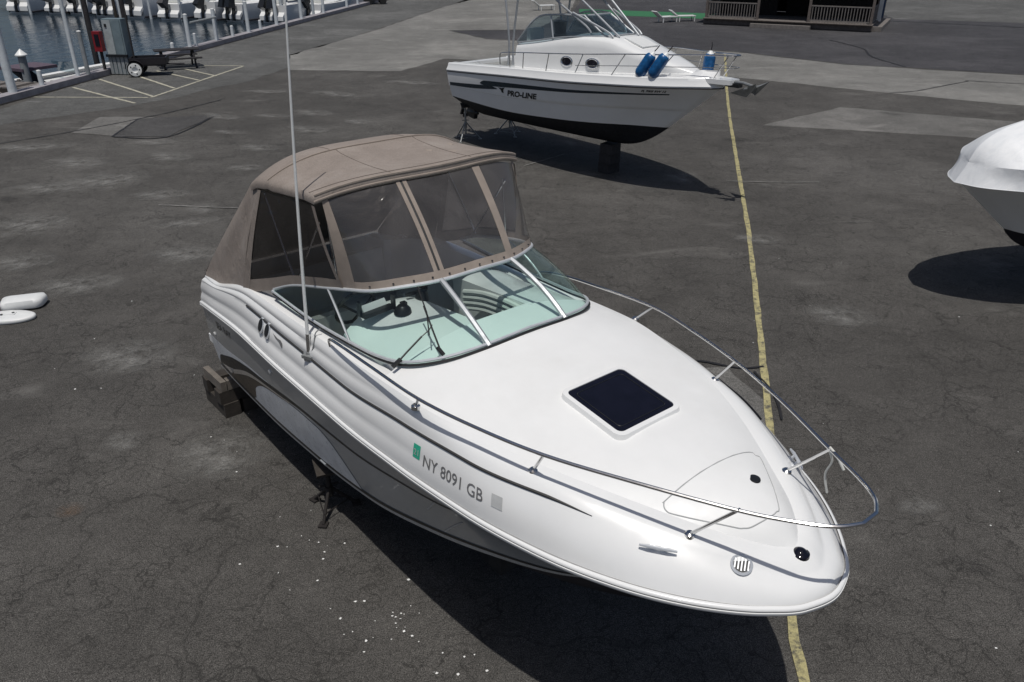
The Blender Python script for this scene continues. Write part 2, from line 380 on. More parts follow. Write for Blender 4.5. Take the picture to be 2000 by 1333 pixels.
for k, (pth, w) in enumerate([
        ([(17.6, 47), (18.0, 43.5), (17.3, 40.5), (17.5, 37.2)], .09), ([(18.4, 33.5), (16.6, 32.2), (15.2, 31.2), (14, 30.8)], .05), ([(18.3, 33.6), (24, 31.2)], .06),
        ([(-11.74, 23.7), (-12.04, 26.3)], .07), ([(-11.7, 23.68), (-10.1, 23.7), (-9.7, 26.9)], .07), ([(-15.8, 21.5), (-13.3, 24.3), (-11.6, 26.9), (-10.4, 29.5)], .05),
        ([(2.1, 9.75), (2.6, 9.9), (3.15, 9.7), (3.5, 9.75)], .045), ([(3.32, 9.6), (3.42, 9.0), (3.33, 8.3)], .028),
        ([(24.5, 58), (34, 52), (42, 44)], .2)]):
    strip('tar_and_shade_strip', pth, w, M['tar_and_shade'], .016+.0005*k, .5, .12)
for k, (pth, w) in enumerate([([(5.17, 19.0), (6.4, 18.9), (7.4, 18.9)], .04), ([(.3, 20.4), (1.4, 21.6)], .05), ([(-7.8, 17.1), (-5.4, 16.8)], .04)]):
    strip('chalk_mark', pth, w, M['concrete'], .018+.0005*k, .6, .1)
strip('tar_and_shade_strip', [(dock_x(y_)+.06, y_) for y_ in (10, 30, 50, 70, 95)], .12, M['tar_and_shade'], .022, .4, .3)  # dark strip painting the shade of the curb's lot-side face
# hatched no-parking zone: one outline and five diagonals
HZ = [([(-17.4, 30.0), (-13.1, 29.9)], .10), ([(-13.1, 29.9), (-12.55, 33.8), (-12.0, 37.5)], .11), ([(-14.3, 37.65), (-12.0, 37.55)], .10),
      ([(-16.95, 32.0), (-14.5, 29.9), (-13.2, 28.8)], .11), ([(-16.8, 33.9), (-13.1, 30.1)], .11), ([(-16.1, 35.3), (-12.95, 31.8)], .11), ([(-15.35, 36.1), (-12.6, 33.6)], .11), ([(-14.5, 36.8), (-12.3, 34.7)], .11)]
for k, (pth, w) in enumerate(HZ): strip('painted_line', pth, w, M['paint_hatch'], .014+.0006*k, .18, .15)
def stain_mat(name, col, amt):
    m, t, b, o = nodes(name); tc = N(t, 'ShaderNodeTexCoord'); gen = tc.outputs['Generated']
    vs = N(t, 'ShaderNodeVectorMath', operation='SUBTRACT', inp={1: (.5, .5, 0)}); t.links.new(gen, vs.inputs[0])
    mu = N(t, 'ShaderNodeVectorMath', operation='MULTIPLY', inp={1: (2, 2, 0)}); t.links.new(vs.outputs[0], mu.inputs[0])
    ln = N(t, 'ShaderNodeVectorMath', operation='LENGTH'); t.links.new(mu.outputs[0], ln.inputs[0])
    fall = ramp(t, ln.outputs['Value'], [(.15, 1), (.95, 0)]); nz = ramp(t, noise(t, 2.6, 8, .72, tc.outputs['Object'], .5), [(.38, 0), (.62, 1)]); gr = ramp(t, noise(t, 30, 3, .7, tc.outputs['Object']), [(.35, .35), (.6, 1)])
    a = N(t, 'ShaderNodeMath', operation='MULTIPLY'); t.links.new(fall, a.inputs[0]); t.links.new(nz, a.inputs[1])
    a2 = N(t, 'ShaderNodeMath', operation='MULTIPLY'); t.links.new(a.outputs[0], a2.inputs[0]); t.links.new(gr, a2.inputs[1])
    a3 = N(t, 'ShaderNodeMath', operation='MULTIPLY', inp={1: amt}); t.links.new(a2.outputs[0], a3.inputs[0]); t.links.new(a3.outputs[0], b.inputs['Alpha'])
    b.inputs['Base Color'].default_value = (*col, 1); b.inputs['Roughness'].default_value = .9; M[name] = m
stain_mat('dust', (.30, .295, .28), .75); stain_mat('rust_stain', (.20, .10, .035), .55); stain_mat('oil', (.012, .012, .013), .7)
DUST = [(-7.07, 22.33, 1.5, 1.0), (-6.63, 27.12, 1.9, 1.2), (-7.86, 26.62, 1.6, .7), (-6.73, 16.81, .9, 1.0), (-6.68, 15.88, 1.5, .7), (-9.91, 19.01, 2.6, 2.2), (-9.92, 15.79, 2.0, 2.0), (-8.96, 13.65, 1.5, 1.2), (-8.08, 17.83, 1.7, 1.0), (-9.18, 21.31, 1.7, 1.2), (-5.45, 10.01, 1.6, 1.4), (-3.37, 7.64, 1.3, 1.3), (-4.58, 7.9, .6, .5), (4.31, 6.72, .7, .35), (-11.33, 20.68, 2.2, 1.4), (-6.22, 24.59, 2.0, 1.2), (-4.85, 25.68, 1.4, .8), (4.13, 19.23, 1.1, 1.6), (-6.11, 14.03, 1.7, 1.1), (-7.42, 12.58, 1.9, 1.2), (5.14, 11.36, 1.3, 1.0), (-5.15, 16.12, .9, .6), (-10.93, 18.36, 2.3, 1.3), (-6.78, 20.18, 1.2, .8), (4.81, 14.87, 1.2, .7), (-10.23, 22.94, 1.5, .9), (-9.5, 26.5, 2.5, .9), (-6.5, 30.5, 3, 1.2), (-9.2, 31, 2.2, 1.0), (-4, 33, 3, 1.0), (-13.5, 22.3, 3, 1.4), (-8.5, 24.2, 1.4, .6)]
for k, (x, y, w, h) in enumerate(DUST+[(-4.6, 6.63, .35, .3), (4.39, 5.8, .6, .35), (-11.33, 17.55, .8, .6), (8.6, 9.0, 1.2, .7), (6.5, 23.2, 1.2, .7), (12.6, 27.0, 1.4, .8)]):
    mt = 'dust' if k < len(DUST) else ('rust_stain' if k == len(DUST) else 'oil'); a_ = random.uniform(-.5, .5)
    o = sheet('ground_stain', [(-w/2, -h/2), (w/2, -h/2), (w/2, h/2), (-w/2, h/2)], 0, M[mt]); o.location = (x, y, .0195+.0004*k); o.rotation_euler = (0, 0, a_)
# curb cap along the water: cast lengths laid end to end
cap = empty('curb_cap', (0, 0, 0)); tag(cap, kind='structure')
Y = 10.0; k = 0; ca = math.atan(.1467)
while Y < 96:
    L = 3.0; m = MB(); m.box((dock_x(Y+L/2)-.24, Y+L/2, .11), (.50, L/math.cos(ca)-.02, .24), (0, 0, -ca)); m.build('cap_length', M['concrete_cap'], cap, bevel=.015); Y += L; k += 1

# ------------------------------------------------------------------ main boat
MO, MH = (-2.668, 9.235, 0), -R(50.73)
boat = empty('cabin_cruiser', MO, MH, 'white and grey cabin cruiser with taupe canvas enclosure in the foreground', 'boat')
RR = Cv([(0, 1.20, 1.56), (.55, 1.25, 1.66), (1.5, 1.285, 1.74), (2.5, 1.30, 1.73), (3.5, 1.30, 1.73), (4.4, 1.29, 1.77), (5.2, 1.245, 1.81), (5.9, 1.12, 1.83), (6.4, .94, 1.84), (6.8, .69, 1.835), (7.08, .42, 1.83), (7.22, .215, 1.83), (7.27, 0, 1.83)], blunt=True)
CC = Cv([(0, 1.11, .69), (.55, 1.125, .68), (1.5, 1.13, .67), (2.5, 1.12, .71), (3.5, 1.07, .77), (4.4, .98, .93), (5.1, .86, 1.09), (5.65, .76, 1.27), (6.02, .62, 1.41), (6.4, .42, 1.55), (6.65, .24, 1.63), (6.8, .10, 1.68), (6.87, 0, 1.70)], blunt=True)
KK = Cv([(0, 0, .28), (.55, 0, .28), (1.5, 0, .27), (2.5, 0, .27), (3.5, 0, .27), (4.4, 0, .28), (5.1, 0, .36), (5.6, 0, .55), (6.0, 0, .82), (6.38, 0, 1.15), (6.65, 0, 1.42), (6.8, 0, 1.6), (6.87, 0, 1.68)])
GG = Cv([(.05, 1.17, 1.84), (.55, 1.205, 1.93), (1.5, 1.215, 2.07), (2.5, 1.215, 2.05), (3.5, 1.225, 2.05), (4.4, 1.215, 2.13), (5.15, 1.16, 2.17), (5.75, 1.0, 2.17), (6.2, .82, 2.12), (6.6, .58, 2.06), (6.93, .33, 1.99), (7.1, .15, 1.95), (7.16, 0, 1.94)], blunt=True)
SS = Cv([(.1, 1.10, 1.93), (.55, 1.15, 1.98), (1.5, 1.16, 2.22), (2.5, 1.16, 2.25), (3.5, 1.16, 2.28), (4.45, 1.145, 2.31), (5.1, 1.03, 2.29), (5.62, .87, 2.25), (6.05, .68, 2.20), (6.45, .46, 2.13), (6.78, .25, 2.07), (6.93, .10, 2.03), (6.98, 0, 2.02)], blunt=True)
ZC = Cv([2.30, 2.52, 2.53, 2.52, 2.41, 2.345, 2.22, 2.14, 2.02], [3.0, 3.6, 4.0, 4.42, 5.2, 5.75, 6.62, 6.82, 6.98])
BULGE = Cv([.015, .02, .02, .02, .005, -.03, -.06, -.05, -.02], [0, 2, 3, 4, 5, 6.5, 8.5, 10, 12])
TS = np.concatenate([np.linspace(0, 10, 91), np.linspace(10, 12, 41)[1:]])
def hs(t, v, off=0, side=-1):             # hull side: v 0 at the chine, 1 at the rub rail
    def q(t, v):
        a, b = CC(t), RR(t); p = a+(b-a)*v; w = BULGE(t)*math.sin(math.pi*v); p = p.copy(); p[1] = max(0, p[1]+w); return p
    p = q(t, v)
    if off:
        d1 = q(min(t+.02, 12), v)-q(max(t-.02, 0), v); d2 = q(t, min(v+.02, 1))-q(t, max(v-.02, 0)); n = np.cross(d1, d2); n /= np.linalg.norm(n)+1e-9
        if n[1] < 0: n = -n
        p = p+n*off
    return (p[0], side*p[1], p[2])
def band(t, v, off=0, side=-1):           # white topside band: v 0 rub rail, 1 groove
    def q(t, v):
        a, b = RR(t), GG(t); p = a+(b-a)*v; k = min(1, max(0, (t-3.5)/3)); w = .022*math.sin(math.pi*v)*k+(1-k)*.013*abs(math.sin(2*math.pi*v)); p[1] += w*min(1, p[1]/.25); p[2] += .012*math.sin(math.pi*v)*k; p[0] += .02*math.sin(math.pi*v)*max(0, (t-9)/3); return p
    p = q(t, v)
    if off:
        d1 = q(min(t+.02, 12), v)-q(max(t-.02, 0), v); d2 = q(t, min(v+.02, 1))-q(t, max(v-.02, 0)); n = np.cross(d1, d2); n /= np.linalg.norm(n)+1e-9
        if n[2] < 0: n = -n
        p = p+n*off
    return (p[0], side*p[1], p[2])
def tx(cv, x):                             # parameter for a given x
    lo, hi = 0, 12.
    for _ in range(40):
        mid = (lo+hi)/2
        if cv(mid)[0] < x: lo = mid
        else: hi = mid
    return lo
def zdeck(x, y):
    t = tx(SS, x); s = SS(t); u = min(1, abs(y)/max(s[1], .02)); zc = ZC(x); return zc-(zc-s[2])*u**2.2
VV = np.linspace(0, 1, 11)
for nm, f in (('hull', lambda t, v: hs(t, v, 0)),):
    rows = [[f(t, v) for v in VV] for t in TS]; m = MB(); m.grid(rows); m.grid(mir(rows)); hull = m.build('hull', M['hull_gray'], boat, ang=50)
rows = []
for t in TS:
    c, k = CC(t), KK(t); rows.append([(k[0]+(c[0]-k[0])*v, -c[1]*v, k[2]+(c[2]-k[2])*v-.03*math.sin(math.pi*v)*(1 if t < 8 else 0)) for v in np.linspace(0, 1, 7)])
m = MB(); m.grid(rows); m.grid(mir(rows)); m.build('bottom', M['antifoul'], boat, ang=60)
c, k, r_ = CC(0), KK(0), RR(0); g0 = SS(0)
m = MB(); m.add([(0, 0, k[2]), (0, -c[1], c[2]), (0, -r_[1], r_[2]), (.1, -g0[1], g0[2]), (.1, g0[1], g0[2]), (0, r_[1], r_[2]), (0, c[1], c[2])], [(0, 1, 2, 3, 4, 5, 6)]); m.build('transom', M['gel_white'], boat)
m = MB(); m.box((-.32, 0, .80), (.66, 2.0, .10)); m.build('swim_platform', M['gel_white'], boat, bevel=.03)
m = MB(); m.box((-.16, 0, .62), (.3, .26, .34)).box((-.30, 0, .42), (.24, .12, .42), (0, .15, 0)).lathe([(.0, -.12), (.07, -.1), (.09, .05), (.05, .2), (0, .24)], (-.34, 0, .28), 12, 'x'); m.build('stern_drive', M['plastic_black'], boat, bevel=.02)
# deck shell
sh = MB()
rows = [[band(t, v) for v in np.linspace(0, 1, 15)] for t in TS]; sh.grid(rows); sh.grid(mir(rows))
def gs(t, v, side=-1):
    a, b = GG(t), SS(t); p = a+(b-a)*v; k = min(1, max(0, (t-3)/2.5)); p[1] += ((1-k)*.015*abs(math.sin(2*math.pi*v))+k*.012*math.sin(math.pi*v))*min(1, p[1]/.25); p[2] += k*.018*math.sin(math.pi*v); return (p[0], side*p[1], p[2])
rows = [[gs(t, v) for v in np.linspace(0, 1, 13)] for t in TS]; sh.grid(rows); sh.grid(mir(rows))
sh.build('deck_side', M['gel_white'], boat, ang=40)
dk = MB(); T0 = tx(SS, 4.02)
rows = []
for t in np.linspace(T0, 12, 60):
    s = SS(t); rows.append([(s[0], -s[1]*u, zdeck(s[0], s[1]*u)) for u in np.linspace(1, -1, 41)])
dk.grid(rows); dk.build('foredeck', M['deck_white'], boat, ang=40)
rows = []
for t in np.linspace(0, T0+.02, 60):
    s = SS(t); yi = 1.02 if s[0] > .6 else .95; rows.append([(s[0], -s[1], s[2]), (s[0], -(s[1]+yi)/2, s[2]+.012), (s[0], -yi, s[2]+.004), (s[0], -yi+.015, s[2]-.03), (s[0], -yi+.02, .97)])
m = MB(); m.grid(rows); m.grid(mir(rows)); m.build('side_deck', M['gel_white'], boat, ang=45)
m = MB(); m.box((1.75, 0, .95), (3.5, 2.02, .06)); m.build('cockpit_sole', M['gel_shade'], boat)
# rub rail and stripes
def decal(name, mat, x0, x1, lo, hi, off=.004, n=90, nv=5, side=(-1, 1), fn=hs, cv=None):
    cv = cv or RR
    for sd in side:
        rows = []; m = MB()
        for x in np.linspace(x0, x1, n):
            a, b = lo(x), hi(x); t = tx(cv, x); rows.append([fn(t, a+(b-a)*u, off, sd) for u in np.linspace(0, 1, nv)])
        m.grid(rows); m.build(name, mat, boat, ang=60)
K = lambda c: (lambda x: c)
def cvx(xs, ys):
    c = Cv(ys, xs); return lambda x: c(x)
bnd = cvx([0, .5, 1.35, 2, 2.6, 3.5, 4.3, 4.85, 5.25], [.54, .54, .60, .63, .68, .69, .71, .75, .965])
bhi = cvx([.08, .19, .45, .78, 1.29, 1.67, 2.0, 2.6, 3.5, 4.3, 4.85, 5.25], [.13, .28, .38, .48, .56, .595, .635, .69, .70, .72, .76, .97])
decal('dark_band', M['hull_dark'], .02, 5.25, bnd, K(.965), .003)
decal('pale_panel', M['stripe_light'], .02, 1.95, bhi, bnd, .003)
decal('swoosh', M['stripe_black'], .08, 5.25, cvx([.08, .29, .72, 1.27, 1.7, 2.26, 2.7, 3.5, 4.3, 4.85, 5.25], [.11, .17, .30, .48, .55, .62, .657, .672, .692, .733, .955]), bhi, .0055)
decal('swoosh', M['stripe_brown'], .45, 2.2, cvx([.45, .9, 1.15, 1.33, 1.66, 2.2], [.098, .098, .12, .33, .49, .58]), cvx([.45, .72, 1.27, 1.7, 2.2], [.13, .26, .45, .53, .60]), .005)
decal('swoosh', M['stripe_tan'], .60, 2.35, cvx([.60, .72, 1.27, 1.7, 2.35], [.19, .245, .438, .52, .61]), cvx([.60, .72, 1.27, 1.7, 2.35], [.245, .305, .488, .55, .622]), .0065)
decal('pale_panel', M['stripe_light'], 1.12, 3.4, K(.092), cvx([1.12, 1.2, 1.33, 1.66, 2.12, 2.6, 2.9, 3.06, 3.22, 3.36, 3.4], [.12, .24, .34, .495, .575, .61, .60, .555, .42, .20, .10]), .0045)
decal('boot_stripe', M['stripe_white'], .02, 6.9, cvx([0, 3, 5, 6.9], [.012, .012, .02, .03]), cvx([0, 3, 5, 6.9], [.045, .05, .095, .12]), .006)
decal('boot_stripe', M['stripe_black'], .02, 6.9, cvx([0, 3, 5, 6.9], [.049, .054, .10, .125]), cvx([0, 3, 5, 6.9], [.086, .094, .14, .17]), .006)
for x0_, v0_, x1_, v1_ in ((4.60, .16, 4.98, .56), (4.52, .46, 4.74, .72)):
    o = MB().grid([[hs(tx(RR, x0_+(x1_-x0_)*u+w_), v0_+(v1_-v0_)*u, .005) for w_ in (0, .022)] for u in np.linspace(0, 1, 8)]).build('pale_line', M['stripe_white'], boat)  # two thin pale lines slanting up the hull side
m = MB(); rr = MB()
prof = [(.0, -.034), (.018, -.034), (.027, -.024), (.027, -.006), (.016, -.003), (.016, .003), (.024, .006), (.024, .018), (.012, .026), (0, .028)]
rows = []
for t in TS:
    p = RR(t); d = RR(min(t+.03, 12))-RR(max(t-.03, 0)); nx = np.array([-d[1], d[0]]) ; nx = np.array([d[1], -d[0]])*-1; nx /= np.linalg.norm(nx)+1e-9
    if t > 11.97: nx = np.array([1., 0])
    rows.append([(p[0]+nx[0]*a, -(p[1]+nx[1]*a), p[2]+b) for a, b in prof])
rr.grid(rows); rr.grid(mir(rows)); rr.build('rub_rail', M['gel_white'], boat, ang=60)
rows = [[(p[0], p[1], p[2]) for p in (r[4:6])] for r in rows]; m = MB()
for sgn in (-1, 1): m.tube([(r[0][0]+.002, -sgn*r[0][1], r[0][2]+.003) for r in rows[1:]], .0055, 6)
m.build('rail_insert', M['galv'], boat)
pp = [np.array(band(t, .985, .004)) for t in np.linspace(tx(GG, 1.52), tx(GG, 6.08), 80)]
m = MB(); m.tube(pp, [.011]*70+[.011*(1-i/11) for i in range(10)], 6); m.tube([(p[0], -p[1], p[2]) for p in pp], .011, 6); m.build('topside_groove', M['groove'], boat)
pp = [np.array(band(t, .07, .002)) for t in np.linspace(.2, 11.96, 100)]
m = MB(); m.tube(pp, .0065, 5); m.tube([(p[0], -p[1], p[2]) for p in pp], .0065, 5); m.build('joint_line', M['joint_gray'], boat)

# windshield
WBh = spl([(4.45, 0, 2.53), (4.43, .40, 2.505), (4.33, .74, 2.46), (4.12, .965, 2.405), (3.82, 1.035, 2.355), (3.4, 1.07, 2.33), (2.75, 1.10, 2.31), (2.0, 1.115, 2.33)], 6)
WTh = spl([(3.80, 0, 2.86), (3.75, .37, 2.835), (3.62, .66, 2.81), (3.45, .86, 2.77), (3.2, .94, 2.72), (2.9, .985, 2.65), (2.35, 1.045, 2.51), (1.98, 1.095, 2.36)], 6)
def seg(i0, i1, side, n=5):
    rows = []
    for i in range(i0, i1+1):
        a, b = WBh[i], WTh[i]; rows.append([tuple((a+(b-a)*u)*np.array([1, side, 1])+np.array([.03*math.sin(math.pi*u), side*.012*math.sin(math.pi*u), .02*math.sin(math.pi*u)])) for u in np.linspace(0, 1, n)])
    return rows
ws = empty('windshield', (0, 0, 0)); ws.parent = boat
for sd in (-1, 1):
    MB().grid(seg(6, 30, sd)).build('pane', M['glass_green'], ws)
    MB().grid(seg(30, 42, sd)).build('pane', M['glass_green'], ws)
MB().grid([r for r in reversed(seg(0, 6, -1))][:-1]+seg(0, 6, 1)).build('pane', M['glass_green'], ws)
both = lambda H: [p*np.array([1, -1, 1]) for p in reversed(H)]+[p for p in H[1:]]
off = lambda P, d: [p+np.array(d) for p in P]
MB().tube(off(both(WBh), (0, 0, .0)), .012, 8).build('gasket', M['rubber'], ws)
MB().tube(off(both(WBh), (-.018, 0, .022)), .013, 8).build('lower_frame', M['bright_alu'], ws)
MB().tube(off(both(WTh), (0, 0, .006)), .016, 8).build('upper_frame', M['bright_alu'], ws)
for i, w, mt in ((6, .024, 'alu'), (30, .011, 'alu')):
    for sd in (-1, 1):
        rw = [np.array(p) for p in seg(i, i, sd, 7)[0]]; m = MB(); m.tube([p+np.array([0, 0, .008]) for p in rw], w, 6); m.build('mullion', M[mt], ws)

# dash pods, companionway, instruments
for nm, y0, y1, xa in (('helm_dash', -1.0, -.20, 3.10), ('port_dash', .36, 1.0, 2.86)):
    m = MB(); rows = []
    for x in np.linspace(4.06, xa, 12):
        u = (4.06-x)/(4.06-xa); row = []
        for y in np.linspace(y0, y1, 11):
            w = (y-y0)/(y1-y0); z = zdeck(4.03, y)-.012-.10*u+.06*math.exp(-((u-.9)/.16)**2)*math.sin(math.pi*min(1, max(0, w)))**.5; row.append((x-.10*u*math.sin(math.pi*w), y, z))
        rows.append(row)
    m.grid(rows); last = rows[-1]; m.grid([last, [(p[0]+.05, p[1], p[2]-.12) for p in last], [(p[0]+.12, p[1], 1.0) for p in last]])
    for j in (0, -1):
        e = [r[j] for r in rows]; m.grid([e, [(p[0], p[1], 1.0) for p in e]])
    m.build(nm, M['vinyl_seat'] if 0 else M['gel_white'], boat, ang=40)
m = MB(); m.box((3.98, .08, 1.72), (.05, .56, 1.45)); m.build('companionway_door', M['shed_dark'], boat)
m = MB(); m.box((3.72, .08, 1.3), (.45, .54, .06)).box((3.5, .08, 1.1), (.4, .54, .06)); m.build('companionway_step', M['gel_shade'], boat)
m = MB(); m.box((4.02, .08, 2.49), (.05, .60, .05)); m.build('companionway_trim', M['gel_white'], boat, bevel=.01)
for k in range(4): MB().tube(spl([(4.02, .33+.01*k, 2.44-.055*k), (3.75, .335, 2.44-.055*k), (3.45, .30, 2.43-.055*k), (3.2, .25, 2.38-.055*k)], 4), .026, 8).build('bolster', M['vinyl_seat'], boat)
inst = empty('helm_instruments', (0, 0, 0)); inst.parent = boat
sw = MB(); sw.tube([(2.90+.08*math.sin(a), -.74+.19*math.cos(a), 2.40+.17*math.sin(a)) for a in np.linspace(0, 2*math.pi, 25)[:-1]], .017, 6, closed=True)
for a in (.5, 2.6, 4.7): sw.tube([(2.96, -.74, 2.36), (2.90+.08*math.sin(a), -.74+.19*math.cos(a), 2.40+.17*math.sin(a))], .012, 5)
sw.build('steering_wheel', M['plastic_black'], inst)
m = MB(); m.box((3.25, -.71, 2.478), (.06, .31, .035), (0, 0, .12)); m.box((3.22, -.865, 2.53), (.05, .022, .13)).box((3.26, -.555, 2.53), (.05, .022, .13)); m.build('plotter_bracket', M['plastic_black'], inst, bevel=.005)
m = MB(); m.box((3.19, -.71, 2.505), (.03, .25, .075), (0, -.6, .12)); m.build('plotter', M['gel_shade'], inst, bevel=.008)
m = MB(); m.lathe([(0, .075), (.04, .07), (.07, .04), (.08, 0)], (3.32, -.50, 2.43), 16).box((3.24, -.44, 2.455), (.05, .05, .06)); m.build('compass', M['plastic_black'], inst)
m = MB(); m.lathe([(0, .10), (.05, .09), (.065, 0)], (3.20, -.22, 2.43), 12).box((3.16, -.29, 2.50), (.03, .14, .025)); m.build('throttle', M['plastic_black'], inst)
m = MB(); m.box((3.185, -.20, 2.535), (.06, .07, .03)); m.build('throttle_cap', M['steel'], inst, bevel=.008)
m = MB(); m.box((3.1, -1.0, 2.12), (.12, .05, .2)); m.build('switch_panel', M['plastic_black'], inst, bevel=.01)
wp = MB(); wp.tube([(4.27, -.75, 2.51), (4.10, -.71, 2.63), (3.90, -.65, 2.74)], .0075, 6).tube([(4.13, -.76, 2.605), (3.97, -.67, 2.715), (3.72, -.585, 2.83)], .006, 6).box((4.26, -.748, 2.515), (.08, .025, .02), (0, .6, .2)); wp.build('wiper', M['rubber'], ws)
wp = MB(); wp.tube([(4.07, -1.03, 2.425), (4.075, -.935, 2.495), (4.085, -.80, 2.59)], .008, 6).tube([(4.085, -.80, 2.59), (4.09, -.735, 2.625), (4.07, -.69, 2.65)], .005, 6).box((4.065, -1.03, 2.425), (.028, .09, .022), (.5, 0, 0)); wp.build('wiper', M['rubber'], ws)
# seats under the canvas
def seat(nm, x, y, w, d, h, rz=0):
    m = MB(); m.box((x, y, h-.06), (d, w, .14)).box((x-d/2+.05, y, h+.26), (.13, w, .56), (0, -.15, 0)); m.box((x, y, (h+.9)/2-.05), (d*.8, w*.8, h-1.0)); return m.build(nm, M['vinyl_seat'], boat, bevel=.03)
seat('helm_seat', 2.5, -.55, .9, .5, 1.55); seat('port_lounge', 2.30, .6, .75, .5, 1.45); seat('aft_bench', .85, 0, 1.7, .55, 1.4)
# canvas enclosure
cv = empty('canvas_enclosure', (0, 0, 0)); cv.parent = boat
CWd = 1.045
def ctop(u, y):                            # u 0 aft, 1 front
    w = abs(y)/CWd; xa = 1.68+.10*(1-w*w); xf = 2.98+.26*(1-w**2); x = xa+(xf-xa)*u
    e_ = 3.37+.135*min(1, u*1.15); z = e_+(3.63-e_)*(1-w**3.4); z -= .05*max(0, (.18-u)/.18)**2; z -= .022*math.sin(math.pi*min(1, max(0, (u-.3)/.7)))*(1-w**4)+.015*math.sin(math.pi*min(1, u/.3))*(1-w**4); z += .012*math.exp(-((u-.3)/.035)**2)
    return (x, y, z)
ys = [CWd*math.copysign(abs(s)**.8, s) for s in np.linspace(-1, 1, 41)]
m = MB(); m.grid([[ctop(u, y) for y in ys] for u in np.linspace(0, 1, 31)])
edge = [ctop(u, -CWd) for u in np.linspace(0, 1, 31)]+[ctop(1, y) for y in ys[1:]]+[ctop(u, CWd) for u in np.linspace(1, 0, 31)[1:]]+[ctop(0, y) for y in reversed(ys[1:-1])]
m.grid([edge+[edge[0]], [(p[0]+(.012 if p[0] > 2.9 else 0), p[1]*1.014, p[2]-.035) for p in edge+[edge[0]]], [(p[0], p[1]*1.01, p[2]-.075) for p in edge+[edge[0]]]])
m.build('canopy_top', M['canvas'], cv, ang=50)
MB().tube([ctop(1, y) for y in ys], .013, 6).tube([(p[0]+.012, p[1]*1.012, p[2]-.05) for p in (ctop(1, y) for y in ys)], .010, 6).build('front_piping', M['canvas_trim'], cv)
MB().tube([np.array(ctop(.3, y))+np.array([0, 0, .004]) for y in ys], .008, 6).build('seam', M['canvas_trim'], cv)
for y_ in (-.42, .40): MB().tube([np.array(ctop(u, y_))+np.array([0, 0, .0015]) for u in np.linspace(.02, .98, 24)], .0024, 5).build('seam', M['canvas_seam'], cv)
MB().tube([np.array(ctop(.93, y))+np.array([0, 0, .0015]) for y in ys], .0035, 5).build('seam', M['canvas_seam'], cv)
for (u_, y_) in ((.62, .28), (.74, .45), (.55, .62)): MB().lathe([(0, .006), (.03, .004), (.035, 0)], ctop(u_, y_), 10).build('patch', M['canvas_trim'], cv)
# front panels from the canopy front edge down to the windshield top
def wt_at(y):
    for a, b in zip(WTh[:-1], WTh[1:]):
        if a[1] <= abs(y) <= b[1]: u = (abs(y)-a[1])/(b[1]-a[1]+1e-9); p = a+(b-a)*u; return np.array([p[0], y, p[2]])
    return np.array([WTh[-1][0], y, WTh[-1][2]])
FT = lambda s: np.array(ctop(1, s*1.0))+np.array([.005, 0, -.07]); FB = lambda s: wt_at(s*.96)+np.array([-.012, 0, .012])
def fp(s, v):                               # front panel, s = y at top, v 0 bottom 1 top
    b, t = FB(s), FT(s); p = b+(t-b)*v; p[0] += .035*math.sin(math.pi*v); return p
def panel(nm, mat, s0, s1, v0, v1, off=0, n=14):
    MB().grid([[tuple(fp(s, v)+np.array([off, 0, off*.6])) for v in np.linspace(v0, v1, 9)] for s in np.linspace(s0, s1, n)]).build(nm, mat, cv)
panel('clear_panel', M['vinyl'], -.97, -.41, .07, .985); panel('clear_panel', M['vinyl'], -.34, .36, .09, .985); panel('clear_panel', M['vinyl'], .43, .97, .07, .985)
panel('canvas_strip', M['canvas_trim'], -.42, -.385, 0, 1, .004, 3); panel('canvas_strip', M['canvas_trim'], -.365, -.33, 0, 1, .004, 3); panel('zip', M['groove'], -.384, -.366, 0, 1, .002, 3)
panel('canvas_strip', M['canvas_trim'], .35, .44, 0, 1, .004, 4); panel('canvas_strip', M['canvas_trim'], -1.0, -.955, 0, 1, .003, 3); panel('canvas_strip', M['canvas_trim'], .955, 1.0, 0, 1, .003, 3)
panel('canvas_hem', M['canvas_trim'], -.98, .98, -.02, .085, .006, 40)
